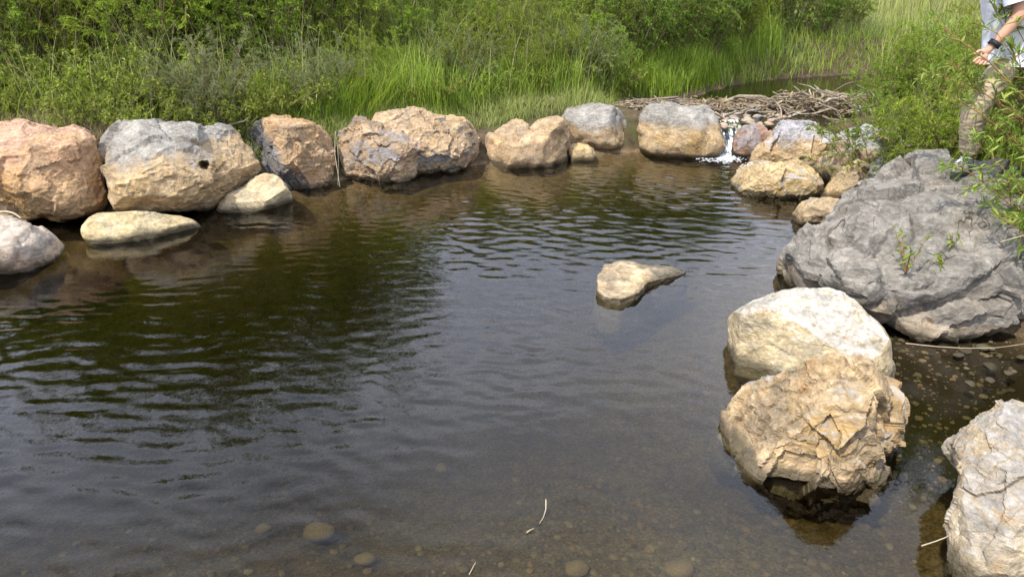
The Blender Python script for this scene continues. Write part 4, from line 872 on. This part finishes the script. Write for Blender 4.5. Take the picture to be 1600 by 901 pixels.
lone('twig', 'very short pale twig floating beside the curved one', 'twig', [pix(823, 831, .005), pix(829, 827, .007), pix(834, 825, .006)], .003)
lone('twig', 'thin straight twig standing in the nearest shallows', 'twig', [pix(733, 897, .004), pix(738, 887, .008), pix(743, 878, .01)], .002)
lone('twig', 'forked pale twig at the foot of the pale corner boulder', 'twig', [pix(1440, 852, .01), pix(1462, 845, .02), pix(1480, 838, .05), pix(1495, 828, .09)], .003)
lone('bare_root', 'long bare root lying along the waterline beneath the huge boulder', 'root', [pix(1415, 536, .015), pix(1460, 541, .02), pix(1510, 544, .02), pix(1560, 543, .04), pix(1620, 534, .07)], .003)
lone('dry_reed', 'dry reed stalk hanging between the dark-flanked and ledged boulders', 'reed', [pixD(524, 205, 7.0), pixD(523, 240, 6.9), pixD(527, 265, 6.75), pixD(531, 292, 6.65)], .0035)
lone('dry_reed', 'second dry reed stalk hanging beside the first between two boulders', 'reed', [pixD(526, 215, 7.0), pixD(529, 250, 6.85), pixD(528, 290, 6.68)], .0022)
lone('bare_branch', 'crooked pale branch lying on the bank behind the grey-topped boulder', 'branch', [pixD(352, 198, 7.0), pixD(368, 192, 7.05), pixD(380, 190, 7.1), pixD(390, 183, 7.1)], .012)
lone('dry_branch', 'slanting dry branch reaching through the willow beside the huge boulder', 'branch', [pixD(1700, 340, 3.7), pixD(1620, 362, 3.65), pixD(1563, 378, 3.6)], .005)
lone('bare_root', 'curved pale root arching from the bank under the reddish boulder', 'root', [pixD(-15, 334, 5.6), pixD(8, 330, 5.55), pixD(22, 333, 5.5), pixD(33, 341, 5.45)], .012)

# ------------------------------------------------------------------ person
M_SKIN = plain_mat('skin', (.42, .23, .15), .55, .12, 30, .05); M_SHIRT = plain_mat('shirt_cloth', (.66, .66, .72), .9, .08, 22, .5, .02)
M_TROUS = plain_mat('khaki_cloth', (.36, .29, .19), .9, .12, 18, .5, .02); M_SHOE = plain_mat('shoe_fabric', (.22, .21, .19), .8, .15, 40); M_LACE = plain_mat('lace', (.75, .74, .70), .8, .05)
M_SOLE = plain_mat('rubber', (.035, .033, .03), .7, .2); M_HAIR = plain_mat('hair', (.06, .04, .025), .6, .3, 60); M_STRAP = plain_mat('black_webbing', (.02, .02, .025), .7, .2); M_EYE = plain_mat('eye', (.03, .02, .015), .2, .1)
foot = surf('huge', 1497, 262)
PD = float(foot[1]) + .02
def PJ(px, py, dD=0.0): return pixD(px, py, PD + dD)
def skinned(name, verts, edges, radii, root, mat, parent, origin, sub=2, crease=0):
    me = bpy.data.meshes.new(name + '_cage'); me.from_pydata([tuple(float(c) for c in v) for v in verts], edges, []); o = bpy.data.objects.new(name + '_cage', me); COL.objects.link(o)
    mod = o.modifiers.new('skin', 'SKIN'); mod.use_smooth_shade = True; mod.branch_smoothing = .6
    if not me.skin_vertices: me.skin_vertices.new()
    for i, rr in enumerate(radii): sv = me.skin_vertices[0].data[i]; sv.radius = rr if isinstance(rr, tuple) else (rr, rr); sv.use_root = (i == root)
    ss = o.modifiers.new('sub', 'SUBSURF'); ss.levels = sub; ss.render_levels = sub
    dg = bpy.context.evaluated_depsgraph_get(); ev = o.evaluated_get(dg); m2 = bpy.data.meshes.new_from_object(ev)
    bpy.data.objects.remove(o); bpy.data.meshes.remove(me)
    if crease:
        co = np.empty(len(m2.vertices) * 3, np.float32); m2.vertices.foreach_get('co', co); co = co.reshape(-1, 3); no = np.empty_like(co).ravel(); m2.vertices.foreach_get('normal', no); no = no.reshape(-1, 3)
        wr_ = fbm(co * np.array([7, 7, 19]) + .8 * noise(co * 6, 5)[:, None], 3, 12); co = co + no * (crease * (1 - np.abs(wr_) * 2.6))[:, None]; m2.vertices.foreach_set('co', co.astype(np.float32).ravel())
    for v in m2.vertices: v.co -= Vector(origin)
    m2.materials.clear(); m2.materials.append(mat)
    for p_ in m2.polygons: p_.use_smooth = True
    m2.name = name
    return obj(name, m2, parent)
ank = foot + np.array([.055, .0, .085])
J = dict(pel=PJ(1580, 78), bel=PJ(1577, 30), che=PJ(1574, -25), nkb=PJ(1577, -75), nk=PJ(1575, -92), hd=PJ(1570, -118), crown=PJ(1574, -150),
         hl=PJ(1578, 92, -.09), kl=PJ(1524, 160, -.12), al=ank, hr=PJ(1586, 92, .09), kr=PJ(1618, 172, .10), ar=PJ(1645, 258, .10),
         sl=PJ(1584, -50, -.17), el=PJ(1596, 22, -.24), wl=PJ(1551, 72, -.22), sr=PJ(1584, -50, .17), er=PJ(1604, 20, .22), wr=PJ(1575, 78, .20))
J['kl'] = (J['kl'] * .9 + J['al'] * .1); org = foot.copy()
person = empty('person', foot); tag(person, 'person in pale shirt and khaki trousers stepping onto the huge grey boulder', 'person')
names = list(J); ix = {k_: i for i, k_ in enumerate(names)}
E = [('pel','bel'),('bel','che'),('che','nkb'),('nkb','nk'),('nk','hd'),('hd','crown'),('pel','hl'),('hl','kl'),('kl','al'),('pel','hr'),('hr','kr'),('kr','ar'),('che','sl'),('sl','el'),('el','wl'),('che','sr'),('sr','er'),('er','wr')]
RD = dict(pel=.12, bel=.115, che=.125, nkb=.065, nk=.055, hd=.09, crown=.06, hl=.085, kl=.055, al=.036, hr=.085, kr=.055, ar=.036, sl=.055, el=.042, wl=.027, sr=.055, er=.042, wr=.027)
verts = [J[k_] for k_ in names]; edges = [(ix[a_], ix[b_]) for a_, b_ in E]; radii = [RD[k_] for k_ in names]
def add_hand(w_, fwd, up_, side):
    """palm and five bent fingers, continuing the arm"""
    fwd = unit(np.asarray(fwd, float)); side = unit(np.asarray(side, float)); up_ = np.cross(side, fwd); wi = ix['wl'] if w_ is J['wl'] else ix['wr']
    def av(p_, rr, par): verts.append(p_); radii.append(rr); edges.append((par, len(verts) - 1)); return len(verts) - 1
    pm = av(w_ + fwd * .045, (.030, .020), wi); pk = av(w_ + fwd * .085, (.034, .016), pm)
    for q, ln in zip((-.030, -.010, .010, .030), (.062, .072, .068, .054)):
        b_ = w_ + fwd * .095 + side * q; a1 = av(b_, .009, pk); a2 = av(b_ + fwd * ln * .5 - up_ * ln * .32, .0085, a1); av(b_ + fwd * ln * .5 - up_ * ln * .85, .0075, a2)
    t1 = av(w_ + fwd * .05 + side * -.045 - up_ * .01, .010, pm); av(w_ + fwd * .085 + side * -.055 - up_ * .025, .009, t1)
add_hand(J['wl'], (-.45, .05, -.9), None, (.75, -.6, -.3)); add_hand(J['wr'], J['wr'] - J['er'], None, (.3, 1, .2))
skinned('body', verts, edges, radii, ix['pel'], M_SKIN, person, org)
def loft(rings, n=28):
    """rings: (centre, half depth along x, half width along y)"""
    an = np.arange(n) / n * 2 * math.pi; V = []
    for k_, (c, rx, ry) in enumerate(rings):
        wob = 1 + .035 * np.sin(an * 5 + k_ * .9) * (1 if k_ < len(rings) - 2 else .3); V.append(np.stack([c[0] + rx * np.cos(an) * wob, c[1] + ry * np.sin(an) * wob, np.full(n, c[2])], 1))
    V = np.vstack(V); K = len(rings); i, j = np.meshgrid(np.arange(K - 1), np.arange(n), indexing='ij'); j2 = (j + 1) % n; return V, np.stack([i * n + j, i * n + j2, (i + 1) * n + j2, (i + 1) * n + j], -1).reshape(-1, 4)
pl_, be_, ch_, nb_ = J['pel'], J['bel'], J['che'], J['nkb']; zt_ = np.array([0, 0, 1.])
V, F = loft([(pl_ - zt_ * .09, .15, .20), (pl_ - zt_ * .03, .148, .195), (pl_ * .5 + be_ * .5, .14, .185), (be_, .138, .18), (be_ * .5 + ch_ * .5, .145, .19), (ch_, .145, .20), (ch_ * .5 + nb_ * .5, .135, .205), (nb_ - zt_ * .03, .09, .17), (nb_ + zt_ * .03, .07, .09), (nb_ + zt_ * .05, .06, .065)])
VS, FS = [V], [F]; o_ = len(V)
for a_, b_ in (('sl', 'el'), ('sr', 'er')):
    t = np.linspace(-.12, .74, 7)[:, None]; V, F = tubes((J[a_] * (1 - t) + J[b_] * t)[None], np.array([[.06, .082, .084, .082, .08, .082, .084]]), 16); VS.append(V); FS.append(F + o_); o_ += len(V)
obj('shirt', np_mesh('shirt', np.vstack(VS) - org, np.vstack(FS), True, [M_SHIRT]), person)
tv_ = [J['pel'] + np.array([0, 0, .03]), J['pel'] + np.array([0,0,-.04]), J['hl'], J['hl'] * .5 + J['kl'] * .5, J['kl'], J['kl'] * .5 + J['al'] * .5, J['al'] + np.array([0, 0, .03]), J['hr'], J['hr'] * .5 + J['kr'] * .5, J['kr'], J['ar'] + np.array([0, 0, .02])]
skinned('trousers', tv_, [(0,1),(1,2),(2,3),(3,4),(4,5),(5,6),(1,7),(7,8),(8,9),(9,10)], [.14,.135,.11,.098,.085,.075,.065,.11,.098,.085,.065], 1, M_TROUS, person, org, 4, .006)
def shoe(a_, toe=(-.8, -.6, 0)):
    toe = unit(np.array(toe, float)); sd_ = np.cross(toe, [0, 0, 1]); d, f = ico(4)
    L_ = d[:, 0] * .145 + .055; wv = d[:, 1] * np.interp(L_, [-.09, -.03, .12, .2], [.038, .042, .05, .034]); zz_ = d[:, 2]
    hh_ = np.interp(L_, [-.09, -.04, .03, .10, .2], [.085, .095, .085, .055, .035]); z_ = np.where(zz_ > 0, zz_ * hh_, np.maximum(zz_ * .09, -.028))
    P = np.outer(L_, toe) + np.outer(wv, sd_) + np.outer(z_, [0, 0, 1.]); c = np.array([a_[0], a_[1], a_[2] - .06])
    s_ = obj('shoe', np_mesh('shoe', P + c - org, f, True, [M_SHOE]), person)
    zs = np.where(zz_ > 0, -.012, -.034); P2_ = np.outer(L_ * 1.03, toe) + np.outer(wv * 1.08, sd_) + np.outer(zs, [0, 0, 1.]); obj('sole', np_mesh('sole', P2_ + c - org, f, False, [M_SOLE]), s_)
    pts = []
    for q in range(4):
        l_ = .045 + .022 * q; h_ = np.interp(l_, [.03, .10, .2], [.085, .055, .035]) + .004; sg = 1 if q % 2 else -1
        pts.append([c + toe * (l_ - .008) - sd_ * .03 * sg + np.array([0, 0, h_ - .014]), c + toe * l_ + np.array([0, 0, h_]), c + toe * (l_ + .008) + sd_ * .03 * sg + np.array([0, 0, h_ - .014])])
        pts.append([c + toe * (l_ - .008) + sd_ * .03 * sg + np.array([0, 0, h_ - .014]), c + toe * l_ + np.array([0, 0, h_ + .003]), c + toe * (l_ + .008) - sd_ * .03 * sg + np.array([0, 0, h_ - .014])])
    V, F = tubes(np.array(pts), np.full((len(pts), 3), .004), 5); obj('laces', np_mesh('laces', V - org, F, True, [M_LACE]), s_)
shoe(J['al']); shoe(J['ar'])
hc = (J['hd'] * .5 + J['crown'] * .5)
d, f = ico(4); hv = d * np.array([.098, .08, .115]); hair = hv[:, 2] > .0
hv2 = d * np.array([.102, .086, .118]); keep = (hv2[:, 2] > .03) | ((hv2[:, 0] > .03) & (hv2[:, 2] > -.05)); fk = f[keep[f].all(1)]
obj('hair', np_mesh('hair', hv2 + hc + np.array([.008, 0, .01]) - org, fk, True, [M_HAIR]), person)
hb = obj('head', np_mesh('head', hv * np.array([1, 1, 1.02]) + hc - org + np.where((d[:, 0:1] < -.9) & (np.abs(d[:, 1:2]) < .25), np.array([[-.022, 0, -.01]]), 0), f, True, [M_SKIN]), person)
for sgn in (-1, 1):
    de, fe = ico(2); obj('eye', np_mesh('eye', de * .012 + hc + np.array([-.086, sgn * .032, .008]) - org, fe, True, [M_EYE]), hb)
    obj('ear', np_mesh('ear', de * np.array([.02, .01, .032]) + hc + np.array([.005, sgn * .082, 0]) - org, fe, True, [M_SKIN]), hb)
obj('mouth', np_mesh('mouth', ico(2)[0] * np.array([.008, .025, .006]) + hc + np.array([-.084, 0, -.055]) - org, ico(2)[1], True, [plain_mat('lips', (.35, .14, .11), .5, .1)]), hb)
def bandloop(name, c, ax, rad_, wd, mat, parent=person):
    ax = unit(np.array(ax, float)); u_ = unit(np.cross(ax, [.3, .5, 1])); v_ = np.cross(ax, u_); an = np.linspace(0, 2 * math.pi, 25)[:-1]; V = []
    for o1 in (-wd / 2, wd / 2): V += [c + ax * o1 + (u_ * math.cos(a_) + v_ * math.sin(a_)) * rad_ for a_ in an]
    for o1 in (wd / 2, -wd / 2): V += [c + ax * o1 + (u_ * math.cos(a_) + v_ * math.sin(a_)) * (rad_ + .007) for a_ in an]
    i = np.arange(24); j = (i + 1) % 24; F = np.concatenate([np.stack([i + 24 * k_, j + 24 * k_, j + 24 * ((k_ + 1) % 4), i + 24 * ((k_ + 1) % 4)], 1) for k_ in range(4)]); return obj(name, np_mesh(name, np.array(V) - org, F, True, [mat]), parent)
bandloop('wrist_watch', J['wl'] * .93 + J['el'] * .07, J['wl'] - J['el'], .031, .032, M_STRAP)
bandloop('shoulder_strap', J['che'] + np.array([0, -.06, .06]), (.25, .75, -.65), .185, .045, M_STRAP)
